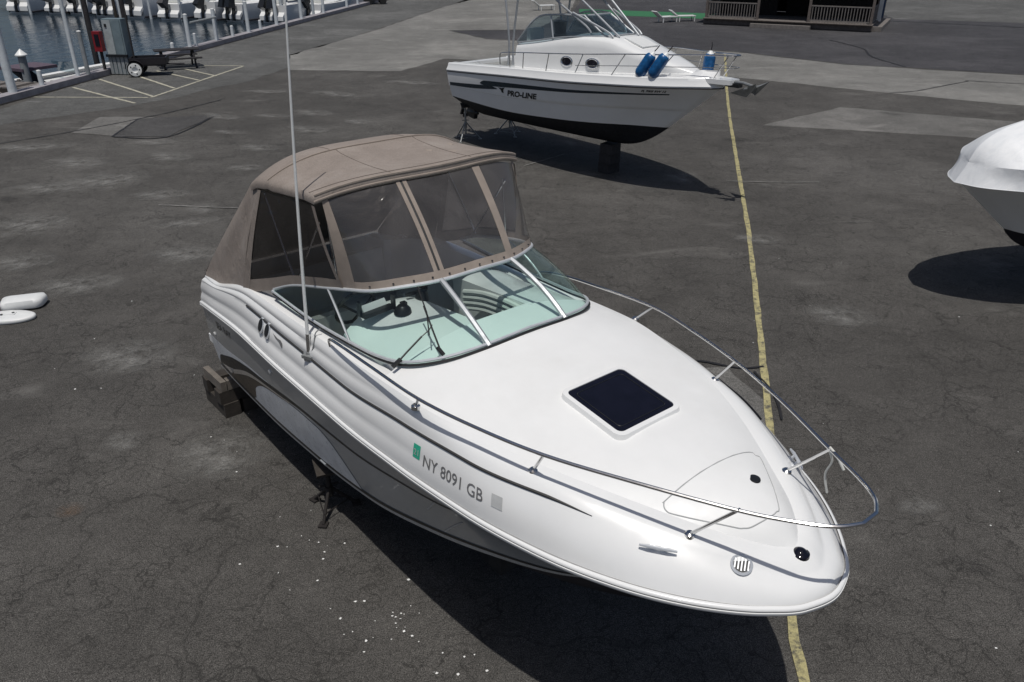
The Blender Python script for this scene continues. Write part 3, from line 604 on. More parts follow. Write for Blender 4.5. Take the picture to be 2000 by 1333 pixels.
# side curtains
WS_ = [p for p in WTh[26:]]
def side_pt(sd, u, v):                     # u 0 front corner .. 1 seam ; v 0 bottom 1 top
    xt = 2.97+(1.82-2.97)*u; top = np.array([xt, 1.045, 3.415-.125*u])
    f = u*(len(WS_)-1)*.999; i = int(f); b = WS_[i]+(WS_[i+1]-WS_[i])*(f-i) if u < .8 else None
    bb = [np.array([3.15, .95, 2.715]), np.array([2.9, .99, 2.66]), np.array([2.35, 1.05, 2.52]), np.array([1.98, 1.10, 2.375]), np.array([1.34, 1.165, 2.15])]
    g_ = u*4; i = min(3, int(g_)); b = bb[i]+(bb[i+1]-bb[i])*(g_-i)
    p = b+(top-b)*v; p[1] += .02*math.sin(math.pi*v); return (p[0], sd*p[1], p[2])
for sd in (-1, 1):
    MB().grid([[side_pt(sd, u, v) for v in np.linspace(.10, 1, 9)] for u in np.linspace(.02, .94, 16)]).build('clear_panel', M['vinyl_side'], cv)
    MB().grid([[tuple(np.array(side_pt(sd, u, v))+np.array([0, sd*.004, 0])) for v in np.linspace(-.02, .12, 4)] for u in np.linspace(0, 1, 20)]).build('canvas_hem', M['canvas_trim'], cv)
    MB().grid([[tuple(np.array(side_pt(sd, u, v))+np.array([0, sd*.006, 0])) for v in np.linspace(0, 1, 9)] for u in (.0, .02, .045)]).build('canvas_strip', M['canvas_trim'], cv)
    MB().grid([[tuple(np.array(side_pt(sd, u, v))+np.array([0, sd*.006, 0])) for v in np.linspace(0, 1, 9)] for u in (.94, .97, 1.0)]).build('canvas_strip', M['canvas'], cv)
    # solid aft quarter panel
    rows = []
    for v in np.linspace(0, 1, 13):
        a = np.array(side_pt(1, 1, v)); lowaft = np.array([.10, 1.12, 1.95]); hiaft = np.array([1.60, 1.02, 3.29]); e = lowaft+(hiaft-lowaft)*v**1.0; e[0] -= .02*math.sin(math.pi*v); row = []
        for u in np.linspace(0, 1, 9):
            p = a+(e-a)*u; p[1] += .02*math.sin(2.5*math.pi*u+v*3)*v*(1-v)*2; row.append((p[0], sd*p[1], p[2]))
        rows.append(row)
    lo_a = np.array(side_pt(1, 1, 0)); hem = [tuple((lo_a+(np.array([.10, 1.12, 1.95])-lo_a)*u)*np.array([1, sd, 1])+np.array([0, sd*.03, -.12-.02*math.sin(6*u)])) for u in np.linspace(0, 1, 9)]
    MB().grid([hem]+rows).build('quarter_panel', M['canvas'], cv, ang=60)
rows = []
for v in np.linspace(0, 1, 11):
    row = []
    for y in np.linspace(-1, 1, 21):
        lo = np.array([.08, y*1.12, 1.95]); t_ = np.array(ctop(0, y*1.03))-np.array([.01, 0, .05]); p = lo+(t_-lo)*v; p[0] -= .02*math.sin(math.pi*v); row.append(tuple(p))
    rows.append(row)
MB().grid(rows).build('aft_curtain', M['canvas'], cv, ang=60)
# canopy bows
for sd in (-1, 1):
    MB().tube([(1.82, sd*.99, 3.24), (2.35, sd*1.03, 2.55)], .012, 6).build('canopy_bow', M['steel'], cv)
    MB().tube([(2.30, sd*1.0, 2.5), (1.75, sd*1.0, 2.9), (2.9, sd*.99, 3.25)][::2], .011, 6).build('canopy_bow', M['steel'], cv)
    MB().tube([(2.93, sd*.93, 3.28), (2.98, sd*.93, 2.72)], .008, 6).build('canopy_bow', M['steel'], cv)
for u in (.3, .97): MB().tube([np.array(ctop(u, y))-np.array([0, 0, .03]) for y in ys], .012, 6).build('canopy_bow', M['steel'], cv)
for (x, y) in ((1.75, .35), (1.85, .55), (2.0, .75)): pass

# bow rail
rl = empty('bow_rail', (0, 0, 0)); rl.parent = boat
RP = [(3.20, -1.155, 2.25), (3.22, -1.17, 2.34), (3.5, -1.20, 2.395), (4.0, -1.22, 2.43), (4.67, -1.225, 2.46), (5.2, -1.13, 2.455), (5.73, -.98, 2.45), (6.3, -.745, 2.455), (6.85, -.475, 2.45), (7.13, -.32, 2.465), (7.29, -.20, 2.475), (7.37, -.07, 2.48)]
half = spl(RP, 6); full = half+[p*np.array([1, -1, 1]) for p in reversed(half)]
MB().tube(full, .0125, 8).build('rail', M['steel'], rl)
for b_, t_ in (((4.53, 1.165, 2.31), (4.67, 1.225, 2.46)), ((5.59, .945, 2.235), (5.73, .98, 2.45)), ((6.56, .51, 2.105), (6.85, .475, 2.46))):
    for sd in (-1, 1):
        b2 = (b_[0], sd*b_[1], zdeck(b_[0], min(b_[1], SS(tx(SS, b_[0]))[1]))-.0 if 0 else b_[2]); t2 = (t_[0], sd*t_[1], t_[2])
        MB().tube([b2, t2], .0115, 8).build('stanchion', M['steel'], rl)
        MB().lathe([(0, .018), (.02, .018), (.034, .008), (.036, -.02)], b2, 14).build('stanchion_base', M['steel'], rl)
# hatch, locker lid, fittings
ht = empty('deck_hatch', (0, 0, 0)); ht.parent = boat
def rrect(x0, x1, y0, y1, r, n=5):
    out = []
    for cx, cy, a0 in ((x1-r, y1-r, 0), (x0+r, y1-r, 90), (x0+r, y0+r, 180), (x1-r, y0+r, 270)):
        for k in range(n+1): a = R(a0+90*k/n); out.append((cx+r*math.cos(a), cy+r*math.sin(a)))
    return out
def on_deck(poly, dz): return [(x, y, zdeck(x, y)+dz) for x, y in poly]
hx0, hx1, hy0, hy1 = 5.225, 5.775, -.325, .25
a = rrect(hx0-.045, hx1+.045, hy0-.045, hy1+.045, .075); b_ = rrect(hx0-.035, hx1+.035, hy0-.035, hy1+.035, .07); c_ = rrect(hx0, hx1, hy0, hy1, .045)
loop = lambda P: P+[P[0]]
zf = zdeck((hx0+hx1)/2, 0)
pl = lambda poly, dz: [(x, y, zf+dz-.125*(x-(hx0+hx1)/2)) for x, y in poly]
MB().grid([loop(on_deck(a, -.01)), loop(pl(b_, .022)), loop(pl(c_, .024)), loop(pl(c_, .008))]).build('hatch_frame', M['gel_white'], ht, ang=30)
m = MB(); m.add(pl(c_, .018), [tuple(range(len(c_)))]); m.build('hatch_pane', M['hatch_glass'], ht, recalc=False)
MB().tube(pl(rrect(hx0+.05, hx1-.05, hy0+.05, hy1-.05, .03), .0195), .004, 4, closed=True).build('hatch_seal', M['plastic_black'], ht)
lk = [(6.317, -.477), (6.317, -.41), (6.345, .30), (6.385, .385), (6.44, .39), (6.765, .10), (6.80, .03), (6.80, -.06), (6.775, -.17), (6.745, -.22), (6.69, -.27), (6.43, -.46), (6.36, -.50)]
lid = MB(); lid.tube([np.array((p[0], p[1], zdeck(p[0], p[1])+.001)) for p in spl([(x, y, 0) for x, y in lk], 5, True)], .0042, 5, closed=True); lid.build('locker_groove', M['groove_soft'], boat)
def deckpt(x, y, dz=0): return (x, y, zdeck(x, y)+dz)
MB().lathe([(.0, .006), (.034, .006), (.042, .003), (.045, -.004)], deckpt(6.556, .12), 20).build('locker_latch', M['plastic_black'], boat)
MB().lathe([(.0, .034), (.02, .031), (.038, .018), (.048, .006), (.058, .003), (.06, -.02)], (7.03, -.02, 2.005), 20).build('bow_light', M['hatch_glass'], boat)
def frame_at(p, n, fwd=(1, 0, 0)):
    n = Vector(n).normalized(); f = Vector(fwd); f = (f-n*f.dot(n)).normalized(); s = n.cross(f); m = Matrix((f, s, n)).transposed().to_4x4(); m.translation = Vector(p); return m
def put(o, p, n, fwd=(1, 0, 0)): o.matrix_local = frame_at(p, n, fwd); return o
def pair_put(mk, p, n, fwd=(1, 0, 0)):
    put(mk(), p, n, fwd); put(mk(), (p[0], -p[1], p[2]), (n[0], -n[1], n[2]), (fwd[0], -fwd[1], fwd[2]))
def vent():
    m = MB(); m.lathe([(.066, 0), (.068, .012), (.058, .018), (.05, .012)], (0, 0, 0), 24)
    for k in range(5): m.box(((k-2)*.02, 0, .012), (.008, .085-.012*abs(k-2), .006))
    o = m.build('chrome_vent', M['bright_alu'], boat); MB().lathe([(0, .006), (.052, .006)], (0, 0, 0), 20).build('vent_core', M['plastic_black'], o); return o
put(vent(), (6.866, -.386, 2.004), (.35, -.3, .88), (.8, .5, 0))
def cleat():
    m = MB(); m.tube([(-.115, 0, .034), (-.06, 0, .04), (.06, 0, .04), (.115, 0, .034)], [.007, .012, .012, .007], 8)
    for k in (-.035, .035): m.tube([(k, 0, -.01), (k, 0, .04)], .011, 8).lathe([(0, .006), (.024, .005), (.026, -.01)], (k, 0, 0), 12)
    return m.build('cleat', M['bright_alu'], boat)
pair_put(cleat, (6.487, -.71, 2.05), (.4, -.5, .77), (.75, .52, 0))
pair_put(cleat, (.75, -1.12, 2.01), (0, -.2, 1))
# registration number and decals laid on the white band and the hull
def on_band(nm, s, size, x0, v0, mat, fn=band, cvv=None, side=-1, off=.0035, parent=None, hgt=None, slant=0):
    V, F = text_data(s, size); cvv = cvv or RR; out = []
    for vx, vy, _ in V:
        x = x0+(vx+slant*vy if side < 0 else -vx); t = tx(cvv, x); p0 = np.array(fn(t, 0, 0, side)); p1 = np.array(fn(t, 1, 0, side)); L = np.linalg.norm(p1-p0); out.append(fn(t, min(1, max(0, v0+vy/L)), off, side))
    m = MB(); m.add(out, F); return m.build(nm, mat, parent or boat, recalc=False)
for o in (on_band('registration_number', 'NY 8091 GB', .128, 4.735, .40, M['text_grey']), on_band('registration_number', 'NY 8091 GB', .128, 5.45, .40, M['text_grey'], side=1)): o['label'] = 'grey registration number NY 8091 GB on white topside'
def quad_on(nm, x0, x1, v0, v1, mat, fn=band, off=.003, side=-1, n=6, sl=0):
    return MB().grid([[fn(tx(RR, x+sl*v), v, off, side) for v in np.linspace(v0, v1, 5)] for x in np.linspace(x0, x1, n)]).build(nm, mat, boat)
quad_on('registration_sticker', 4.61, 4.695, .46, .76, M['sticker_green'])
on_band('sticker_digits', '21', .07, 4.620, .53, M['stripe_white'], off=.005)
quad_on('inspection_sticker', 5.485, 5.585, .42, .66, M['sticker_grey'])
for x in (1.9, 2.045):
    o = MB().lathe([(0, .008), (.038, .008), (.05, .004), (.052, -.004)], (0, 0, 0), 20).build('oval_vent', M['plastic_black'], boat)
    put(o, band(tx(RR, x), .80, .003), (0, -.93, .36)); o.scale = (.9, 1.35, 1)
    o2 = MB().lathe([(.05, .010), (.060, .006), (.062, -.004)], (0, 0, 0), 20).build('vent_ring', M['bright_alu'], boat); put(o2, band(tx(RR, x), .80, .002), (0, -.93, .36)); o2.scale = (.9, 1.35, 1)
m = MB(); pts_ = [(2.16, .86), (2.22, .79), (2.30, .76), (2.36, .66), (2.38, .70), (2.37, .80), (2.33, .84), (2.26, .83)]
m.add([band(tx(RR, x), v, .004) for x, v in pts_], [tuple(range(len(pts_)))]); m.build('emblem', M['text_grey'], boat, recalc=False)
on_band('hull_lettering', 'SEA RAY', .13, .50, .78, M['stripe_black'], fn=hs, off=.006)
for x, v in ((.30, .63), (2.04, .83)):
    o = MB().lathe([(0, .014), (.022, .012), (.03, 0)], (0, 0, 0), 12).build('through_hull_fitting', M['stripe_white'], boat); put(o, hs(tx(RR, x), v, .004), (0, -1, -.1))
o = MB().box((0, 0, 0), (.10, .02, .02)).build('boot_fitting', M['alu'], boat, bevel=.004); put(o, hs(tx(RR, 2.7), .06, .01), (0, -1, -.3))
# whip antenna
an = empty('whip_antenna', (0, 0, 0)); an.parent = boat
ab = np.array([2.87, -1.215, 2.05]); at = np.array([2.90, -1.055, 4.98])
pth = [ab+(at-ab)*u+np.array([-.03*math.sin(math.pi*u), 0, 0]) for u in np.linspace(.04, 1, 14)]
MB().tube(pth, list(np.linspace(.0165, .0075, 14)), 8).build('whip', M['plastic_white'], an)
MB().tube([ab, ab+(at-ab)*.075], .02, 10).build('ferrule', M['steel'], an)
MB().lathe([(0, .05), (.025, .045), (.03, .0), (.05, -.005), (.05, -.03)], tuple(ab), 12).box((ab[0]+.02, ab[1]-.02, ab[2]+.01), (.11, .05, .03), (0, 0, .4)).tube([ab+np.array([-.09, -.01, 0]), ab+np.array([.03, .01, .02])], .008, 6).build('ratchet_mount', M['galv'], an)
MB().tube(spl([ab+np.array([.03, 0, .02]), ab+np.array([.08, .02, .14]), ab+np.array([.075, .05, .24]), ab+np.array([.10, .09, .28])], 5), .006, 6).build('cable', M['galv'], an)
# mooring line scrap on port stanchion
MB().tube(spl([(6.83, .475, 2.45), (6.86, .50, 2.36), (6.82, .53, 2.22), (6.84, .57, 2.06)], 5), .0075, 6).tube(spl([(6.84, .47, 2.47), (6.90, .46, 2.44), (6.96, .47, 2.36)], 4), .009, 6).build('rail_lanyard', M['rope'], rl)
m = MB(); m.lathe([(.0, .03), (.018, .026), (.024, .0)], (0, 0, 0), 10)
# snap fasteners along the canvas hem
m = MB()
for s in np.linspace(-.9, .9, 13): m.lathe([(0, .006), (.008, .004), (.009, 0)], tuple(fp(s, .03)+np.array([.012, 0, .008])), 8)
m.build('snap_row', M['rubber'], cv)['kind'] = 'stuff'

# timber cribbing and stands under the main boat
def world(P, o=MO, h=MH): return (o[0]+P[0]*math.cos(h)-P[1]*math.sin(h), o[1]+P[0]*math.sin(h)+P[1]*math.cos(h), P[2] if len(P) > 2 else 0)
def block(nm, label, p, d, rz, mat, group, h=MH, o=MO, cat='timber block'):
    w = world(p, o, h); m = MB(); m.box((0, 0, d[2]/2), d); ob = m.build(nm, mat, None, bevel=.008, loc=w); ob.rotation_euler = (0, 0, h+rz); return tag(ob, label, cat, group)
G1 = 'timber cribbing under the cruiser stern'
block('timber_block', 'dark timber lying on asphalt at the outer foot of the stern cribbing stack', (-.24, -1.10, .0), (.62, .20, .19), 0.02, M['timber'], G1)
block('timber_block', 'dark timber lying on asphalt on the inner side of the stern cribbing stack', (-.24, -.84, .0), (.62, .20, .19), -.03, M['timber'], G1)
block('timber_block', 'crosswise timber in the middle of the stern cribbing, forward one', (-.04, -.97, .192), (.17, .50, .17), .02, M['timber'], G1)
block('timber_block', 'crosswise timber in the middle of the stern cribbing, aft one', (-.44, -.97, .192), (.17, .50, .17), -.04, M['timber'], G1)
block('timber_plank', 'pale plank edge on top of the stern cribbing, outer one', (-.22, -1.155, .364), (.54, .07, .13), .03, M['timber_pale'], G1, cat='plank')
block('timber_plank', 'pale plank on top of the stern cribbing, under the transom corner', (.0, -.93, .364), (.10, .34, .13), .0, M['timber_pale'], G1, cat='plank')
G2 = 'keel blocks under the cruiser'
for nm, x, l in (('a', 1.3, 'dark keel block in the shadow under the cruiser, nearer the stern'), ('b', 4.2, 'dark keel block in the shadow under the cruiser, nearer the bow')):
    block('timber_block', l, (x, 0, 0), (.32, .5, .262), 0, M['timber'], G2)
def stand(label, base, top, mat, spread=.34, group='boat stands', rz=.4):
    b = empty('boat_stand', (base[0], base[1], 0), rz, label, 'boat stand', group); h = top
    MB().tube([(0, 0, .18), (0, 0, h-.04)], .028, 10).build('post', mat, b)
    MB().tube([(0, 0, h*.35), (0, 0, h*.52)], .04, 10).build('collar', mat, b)
    for k in range(3):
        a = k*2*math.pi/3; f = (spread*math.cos(a), spread*math.sin(a)); MB().tube([(f[0]*.04, f[1]*.04, h*.5), (f[0], f[1], .02)], .018, 8).build('leg', mat, b)
        MB().box((f[0], f[1], .012), (.09, .09, .02), (0, 0, a)).build('foot', mat, b)
    MB().tube([(spread*.8*math.cos(a), spread*.8*math.sin(a), .1) for a in (0, 2.094, 4.189)], .011, 6, closed=True).build('brace', mat, b)
    MB().tube([(-.1, 0, h*.56), (.1, 0, h*.56)], .012, 6).build('handle', mat, b)
    MB().box((0, 0, h-.02), (.24, .24, .035), (.3, 0, 0)).build('pad', M['timber'], b); return b
w = world((2.48, -1.02)); stand('dark tripod stand in the shadow under the cruiser starboard side', w, .58, M['rust'], .26)
w = world((2.48, .95)); stand('dark tripod stand under the far port side of the cruiser', w, .55, M['rust'], .26)

# ------------------------------------------------------------------ walkaround fishing boat behind
PO, PHd, PSC, PPT = (-.839, 23.794, -.009), -R(50), (1.07, .925, .98), .0204
pro = empty('fishing_boat', PO, PHd, 'white walkaround fishing boat with dark stripe and PRO-LINE lettering on stands', 'boat')
pro.scale = PSC; pro.rotation_euler = (0, -PPT, PHd)
PM = Matrix.LocRotScale(Vector(PO), Euler((0, -PPT, PHd)), Vector(PSC))
pR = Cv([(0, 1.30, 2.03), (1, 1.36, 2.08), (2.69, 1.40, 2.16), (4.33, 1.36, 2.22), (5.5, 1.20, 2.27), (6.29, 1.0, 2.30), (6.9, .72, 2.32), (7.3, .47, 2.335), (7.6, .22, 2.34), (7.74, 0, 2.34)])
pC = Cv([(.05, 1.20, 1.33), (1, 1.21, 1.27), (2.45, 1.15, 1.20), (4.06, 1.02, 1.24), (5.0, .78, 1.27), (5.34, .62, 1.28), (5.85, .36, 1.29), (6.2, .18, 1.29), (6.4, .06, 1.29), (6.45, 0, 1.29)])
pK = Cv([(.05, 0, .66), (1, 0, .65), (2.4, 0, .65), (4.0, 0, .66), (4.95, 0, .68), (5.3, 0, .71), (5.65, 0, .80), (5.95, 0, .94), (6.25, 0, 1.13), (6.45, 0, 1.28)])
pT = np.linspace(0, 9, 91)
pB = Cv([.02, .03, .03, .01, -.05, -.08, -.10, -.08, -.04, 0])
def ph(t, v, off=0, side=-1):
    def q(t, v):
        a, b = pC(t), pR(t); p = a+(b-a)*v; p[1] = max(0, p[1]+pB(t)*math.sin(math.pi*v)+.012*(1 if v > .42 else 0)*min(1, p[1]*3)); return p
    p = q(t, v)
    if off: p = p+np.array([0, off, 0]) if t < 8 else p+np.array([off, off*.5, 0])
    return (p[0], side*p[1], p[2])
rows = [[ph(t, v) for v in (0, .1, .2, .3, .4, .415, .425, .5, .6, .7, .8, .9, 1)] for t in pT]; m = MB(); m.grid(rows); m.grid(mir(rows)); m.build('hull', M['gel_white'], pro, ang=40)
rows = [[(k[0]+(c[0]-k[0])*v, -c[1]*v, k[2]+(c[2]-k[2])*v-(.05*math.sin(math.pi*v) if t < 5 else 0)) for v in np.linspace(0, 1, 6)] for t in pT for c, k in ((pC(t), pK(t)),)]
m = MB(); m.grid(rows); m.grid(mir(rows)); m.build('bottom', M['antifoul_blue'], pro, ang=60)
m = MB(); m.add([(.05, 0, .66), (.05, -1.2, 1.33), (0, -1.3, 2.03), (.04, -1.25, 2.2), (.04, 1.25, 2.2), (0, 1.3, 2.03), (.05, 1.2, 1.33)], [tuple(range(7))]); m.build('transom', M['gel_white'], pro)
# gunwale and decks
pG = lambda t: (lambda p: np.array([p[0]-.0-.10*max(0, (t-7)/2), p[1]-.05*min(1, p[1]/.3), p[2]+.20-.0*t]))(pR(t))
rows = []
for t in pT:
    p, g_ = pR(t), pG(t); yi = max(0, g_[1]-.42) if g_[0] > 2.3 else max(0, g_[1]-.26)
    cz = .10*(1-(yi/max(1.0, 1e-3)))*max(0, (g_[0]-4.5)/3)
    rows.append([(p[0], -p[1]-.012*min(1, p[1]*4), p[2]-.02), (p[0], -p[1]-.03*min(1, p[1]*4), p[2]+.02), (p[0]*.3+g_[0]*.7, -(p[1]*.25+g_[1]*.75), p[2]+.13), (g_[0], -g_[1], g_[2]-.02), (g_[0], -g_[1]+.03*min(1, g_[1]*4), g_[2]), (g_[0], -(g_[1]+yi)/2, g_[2]-.005), (g_[0], -yi, g_[2]+max(0, cz)), (g_[0], -max(0, yi-.01), g_[2]-.06 if g_[0] < 2.3 else g_[2]+max(0, cz)), (g_[0], -max(0, yi-.02) if g_[0] < 2.3 else 0, 1.45 if g_[0] < 2.3 else g_[2]+max(0, cz)+.03)])
m = MB(); m.grid(rows); m.grid(mir(rows)); m.build('deck', M['gel_white'], pro, ang=40)
m = MB(); m.box((1.2, 0, 1.45), (2.5, 2.1, .05)); m.build('cockpit_sole', M['gel_shade'], pro)
m = MB(); m.box((.14, 0, 2.17), (.24, 2.4, .08)); m.build('transom_cap', M['gel_white'], pro, bevel=.02)
MB().tube([(pR(t)[0]+.012, -pR(t)[1]-.015*min(1, pR(t)[1]*4), pR(t)[2]-.022) for t in pT], .013, 6).tube([(pR(t)[0]+.012, pR(t)[1]+.015*min(1, pR(t)[1]*4), pR(t)[2]-.022) for t in pT], .013, 6).build('rub_rail', M['rubber'], pro)
# cabin trunk
tk = Cv([(2.4, .95, 2.90), (3.2, .945, 3.02), (3.86, .92, 3.13), (4.6, .86, 3.19), (5.1, .76, 3.17), (5.6, .68, 3.03), (6.2, .55, 2.85), (6.75, .36, 2.70), (7.15, .12, 2.58)])
rows = []
for t in np.linspace(0, 8, 49):
    x, w_, z = tk(t); zb = 2.30; rows.append([(x+.0, -w_*a, zb+(z-zb)*b) for a, b in ((1.06, 0), (1.04, .35), (1.0, .75), (.96, .92), (.86, 1.0), (.6, 1.03), (.3, 1.045), (0, 1.05))])
m = MB(); m.grid(rows); m.grid(mir(rows)); r0 = rows[0]; m.add(r0+[(p[0], -p[1], p[2]) for p in reversed(r0)], [tuple(range(16))]); m.build('cabin_trunk', M['gel_white'], pro, ang=45)
for x, z in ((4.12, 2.62), (4.86, 2.63)):
    po = empty('porthole', (0, 0, 0)); po.parent = pro; t = tx(tk, x) if 0 else None
    wv = np.interp(x, [2.4, 3.2, 3.86, 4.6, 5.1, 5.6], [.95, .945, .92, .86, .76, .68])*1.045+(.03 if x > 4.5 else 0)
    r1 = MB().lathe([(.125, -.05), (.128, .012), (.11, .02), (.095, .012)], (0, 0, 0), 22).build('porthole_rim', M['steel'], po); r2 = MB().lathe([(0, .012), (.092, .012)], (0, 0, 0), 22).build('porthole_pane', M['hatch_glass'], po)
    for q in (r1, r2): put(q, (x, -wv, z), (.06 if x < 4.5 else .16, -.99, .10)); q.scale = (1.45, .95, 1)
m = MB(); m.box((5.55, 0, 3.10), (.55, .55, .03), (0, .30, 0)); m.build('cabin_hatch', M['gel_shade'], pro, bevel=.01)
# windshield
pwb = spl([(5.1, 0, 3.24), (5.02, .42, 3.22), (4.6, .70, 3.20), (3.86, .84, 3.14), (3.1, .90, 3.02), (2.42, .91, 2.92)], 6)
pwt = spl([(4.35, 0, 3.64), (4.28, .38, 3.63), (4.05, .60, 3.63), (3.6, .71, 3.63), (2.95, .77, 3.52), (2.40, .90, 2.94)], 6)
pw = empty('windshield', (0, 0, 0)); pw.parent = pro
for sd in (-1, 1):
    for i0, i1 in ((0, 8), (8, 20), (20, 30)):
        MB().grid([[tuple((pwb[i]+(pwt[i]-pwb[i])*u)*np.array([1, sd, 1])) for u in np.linspace(0, 1, 4)] for i in range(i0, i1+1)]).build('pane', M['glass_clear'], pw)
    for i in (8, 20): MB().tube([pwb[i]*np.array([1, sd, 1]), pwt[i]*np.array([1, sd, 1])], .022, 6).build('mullion', M['alu'], pw)
MB().tube(both(pwt), .024, 8).build('upper_frame', M['alu'], pw); MB().tube(both(pwb), .018, 8).build('lower_frame', M['alu'], pw)
m = MB(); m.box((3.75, -.35, 3.12), (.6, .8, .12)).lathe([(0, .0), (.14, .02), (.17, .3), (0, .34)], (3.4, -.4, 3.15), 12); m.build('helm_console', M['plastic_black'], pro, bevel=.02)
m = MB(); m.box((2.75, -.4, 2.55), (.45, .5, .5)).box((2.55, -.4, 3.0), (.12, .5, .5)); m.build('helm_seat', M['vinyl_seat'], pro, bevel=.03)
# hardtop on pipework
tt = empty('hardtop', (0, 0, 0)); tt.parent = pro
m = MB(); m.prism(rrect(1.5, 4.0, -.95, .95, .3), 4.26, 4.34); m.build('roof', M['gel_white'], tt, bevel=.02)
for sd in (-1, 1):
    for path in ([(4.62, sd*.62, 3.20), (4.45, sd*.66, 3.42), (3.7, sd*.80, 3.92), (3.3, sd*.84, 4.26)], [(5.15, sd*.52, 3.20), (4.95, sd*.55, 3.34), (4.1, sd*.74, 3.70)], [(5.2, sd*.35, 3.20), (4.2, sd*.5, 3.95), (3.75, sd*.55, 4.26)], [(2.32, sd*.98, 2.36), (2.34, sd*.98, 3.0), (2.55, sd*.95, 4.26)], [(2.15, sd*1.0, 2.36), (2.20, sd*1.0, 3.0), (2.0, sd*.95, 4.26)]):
        MB().tube(spl(path, 5), .026, 8).build('pipe_leg', M['alu'], tt)
    MB().tube([(1.2, sd*.9, 4.3), (.4, sd*1.0, 5.4)], .014, 6).build('outrigger', M['alu'], tt)
MB().lathe([(0, .22), (.2, .2), (.24, .08), (.22, 0)], (2.7, 0, 4.36), 18).build('radar_dome', M['plastic_white'], tt)
# rail
prl = empty('bow_rail', (0, 0, 0)); prl.parent = pro
hp = spl([(2.2, -1.33, 2.40), (2.2, -1.33, 2.60), (2.3, -1.32, 2.69), (3.03, -1.31, 2.75), (3.85, -1.27, 2.80), (4.83, -1.17, 2.86), (5.85, -.93, 2.93), (6.83, -.54, 2.97), (7.5, -.26, 3.0), (7.95, -.16, 3.01), (8.0, -.05, 3.01)], 5)
MB().tube(hp+[p*np.array([1, -1, 1]) for p in reversed(hp)], .014, 8).build('rail', M['steel'], prl)
hp2 = [p*np.array([1, 1, 1])-np.array([0, 0, .25]) for p in hp[24:]]
MB().tube(hp2+[p*np.array([1, -1, 1]) for p in reversed(hp2)], .008, 6).build('rail', M['steel'], prl)
for x, y, z, bx, by, bz in ((2.55, 1.32, 2.71, 2.55, 1.32, 2.37), (3.03, 1.31, 2.75, 3.0, 1.31, 2.38), (3.85, 1.27, 2.80, 3.78, 1.30, 2.40), (4.83, 1.17, 2.86, 4.66, 1.24, 2.44), (5.85, .93, 2.93, 5.6, 1.08, 2.47), (6.83, .54, 2.97, 6.55, .80, 2.51), (7.9, .16, 3.01, 7.6, .17, 2.52)):
    for sd in (-1, 1): MB().tube([(bx, sd*by, bz), (x, sd*y, z)], .012, 6).build('stanchion', M['steel'], prl)
m = MB(); m.prism([(7.2, -.30), (7.75, -.24), (8.0, -.17), (8.0, .17), (7.75, .24), (7.2, .30)], 2.43, 2.53); m.build('bow_pulpit', M['gel_white'], pro, bevel=.02)
# stripes and lettering
def pdec(nm, mat, x0, x1, lo, hi, side=(-1, 1), off=.004, n=70):
    m = MB()
    for sd in side: m.grid([[ph(tx9(x), lo(x)+(hi(x)-lo(x))*u, off, sd) for u in (0, .5, 1)] for x in np.linspace(x0, x1, n)])
    return m.build(nm, mat, pro, ang=60)
def tx9(x):
    lo, hi = 0, 9.
    for _ in range(36):
        mid = (lo+hi)/2
        if pR(mid)[0] < x: lo = mid
        else: hi = mid
    return lo
for sd in ((-1,), (1,)):
    pdec('hull_stripe', M['teal_stripe'], .06, 2.15, cvx([.06, 1.2, 2.15], [.44, .51, .60]), cvx([.06, 1.2, 1.9, 2.15], [.56, .64, .67, .62]), sd)
    pdec('hull_stripe', M['teal_stripe'], 1.45, 7.0, cvx([1.45, 1.6, 3, 4.5, 7.0], [.70, .66, .705, .735, .80]), cvx([1.45, 1.6, 3, 4.5, 7.0], [.72, .80, .815, .81, .83]), sd)
def p_text(nm, s, size, x0, v0, mat, side, slant=0, stretch=1.0):
    V, F = text_data(s, size, .04); out = []
    for vx, vy, _ in V:
        vx *= stretch; x = x0+(vx+slant*vy if side < 0 else -vx+slant*vy); t = tx9(x); L = np.linalg.norm(pR(t)-pC(t)); out.append(ph(t, min(1, max(0, v0+vy/L)), .006, side))
    m = MB(); m.add(out, F); return m.build(nm, mat, pro, recalc=False)
p_text('hull_lettering', 'PRO-LINE', .21, 2.55, .47, M['text_black'], -1, .15, 1.12)['label'] = 'dark PRO-LINE lettering on white hull side'
p_text('hull_lettering', 'PRO-LINE', .21, 3.7, .47, M['text_black'], 1, .15, 1.12)
m = MB(); m.add([ph(tx9(x), v, .006) for x, v in ((2.2, .66), (2.30, .60), (2.34, .53), (2.42, .52), (2.40, .60), (2.46, .68), (2.34, .655))], [tuple(range(7))]); m.build('hull_emblem', M['text_black'], pro, recalc=False)
p_text('registration_number', 'FL 7005 RW 12', .105, 6.42, .86, M['text_black'], -1, 0, .72)
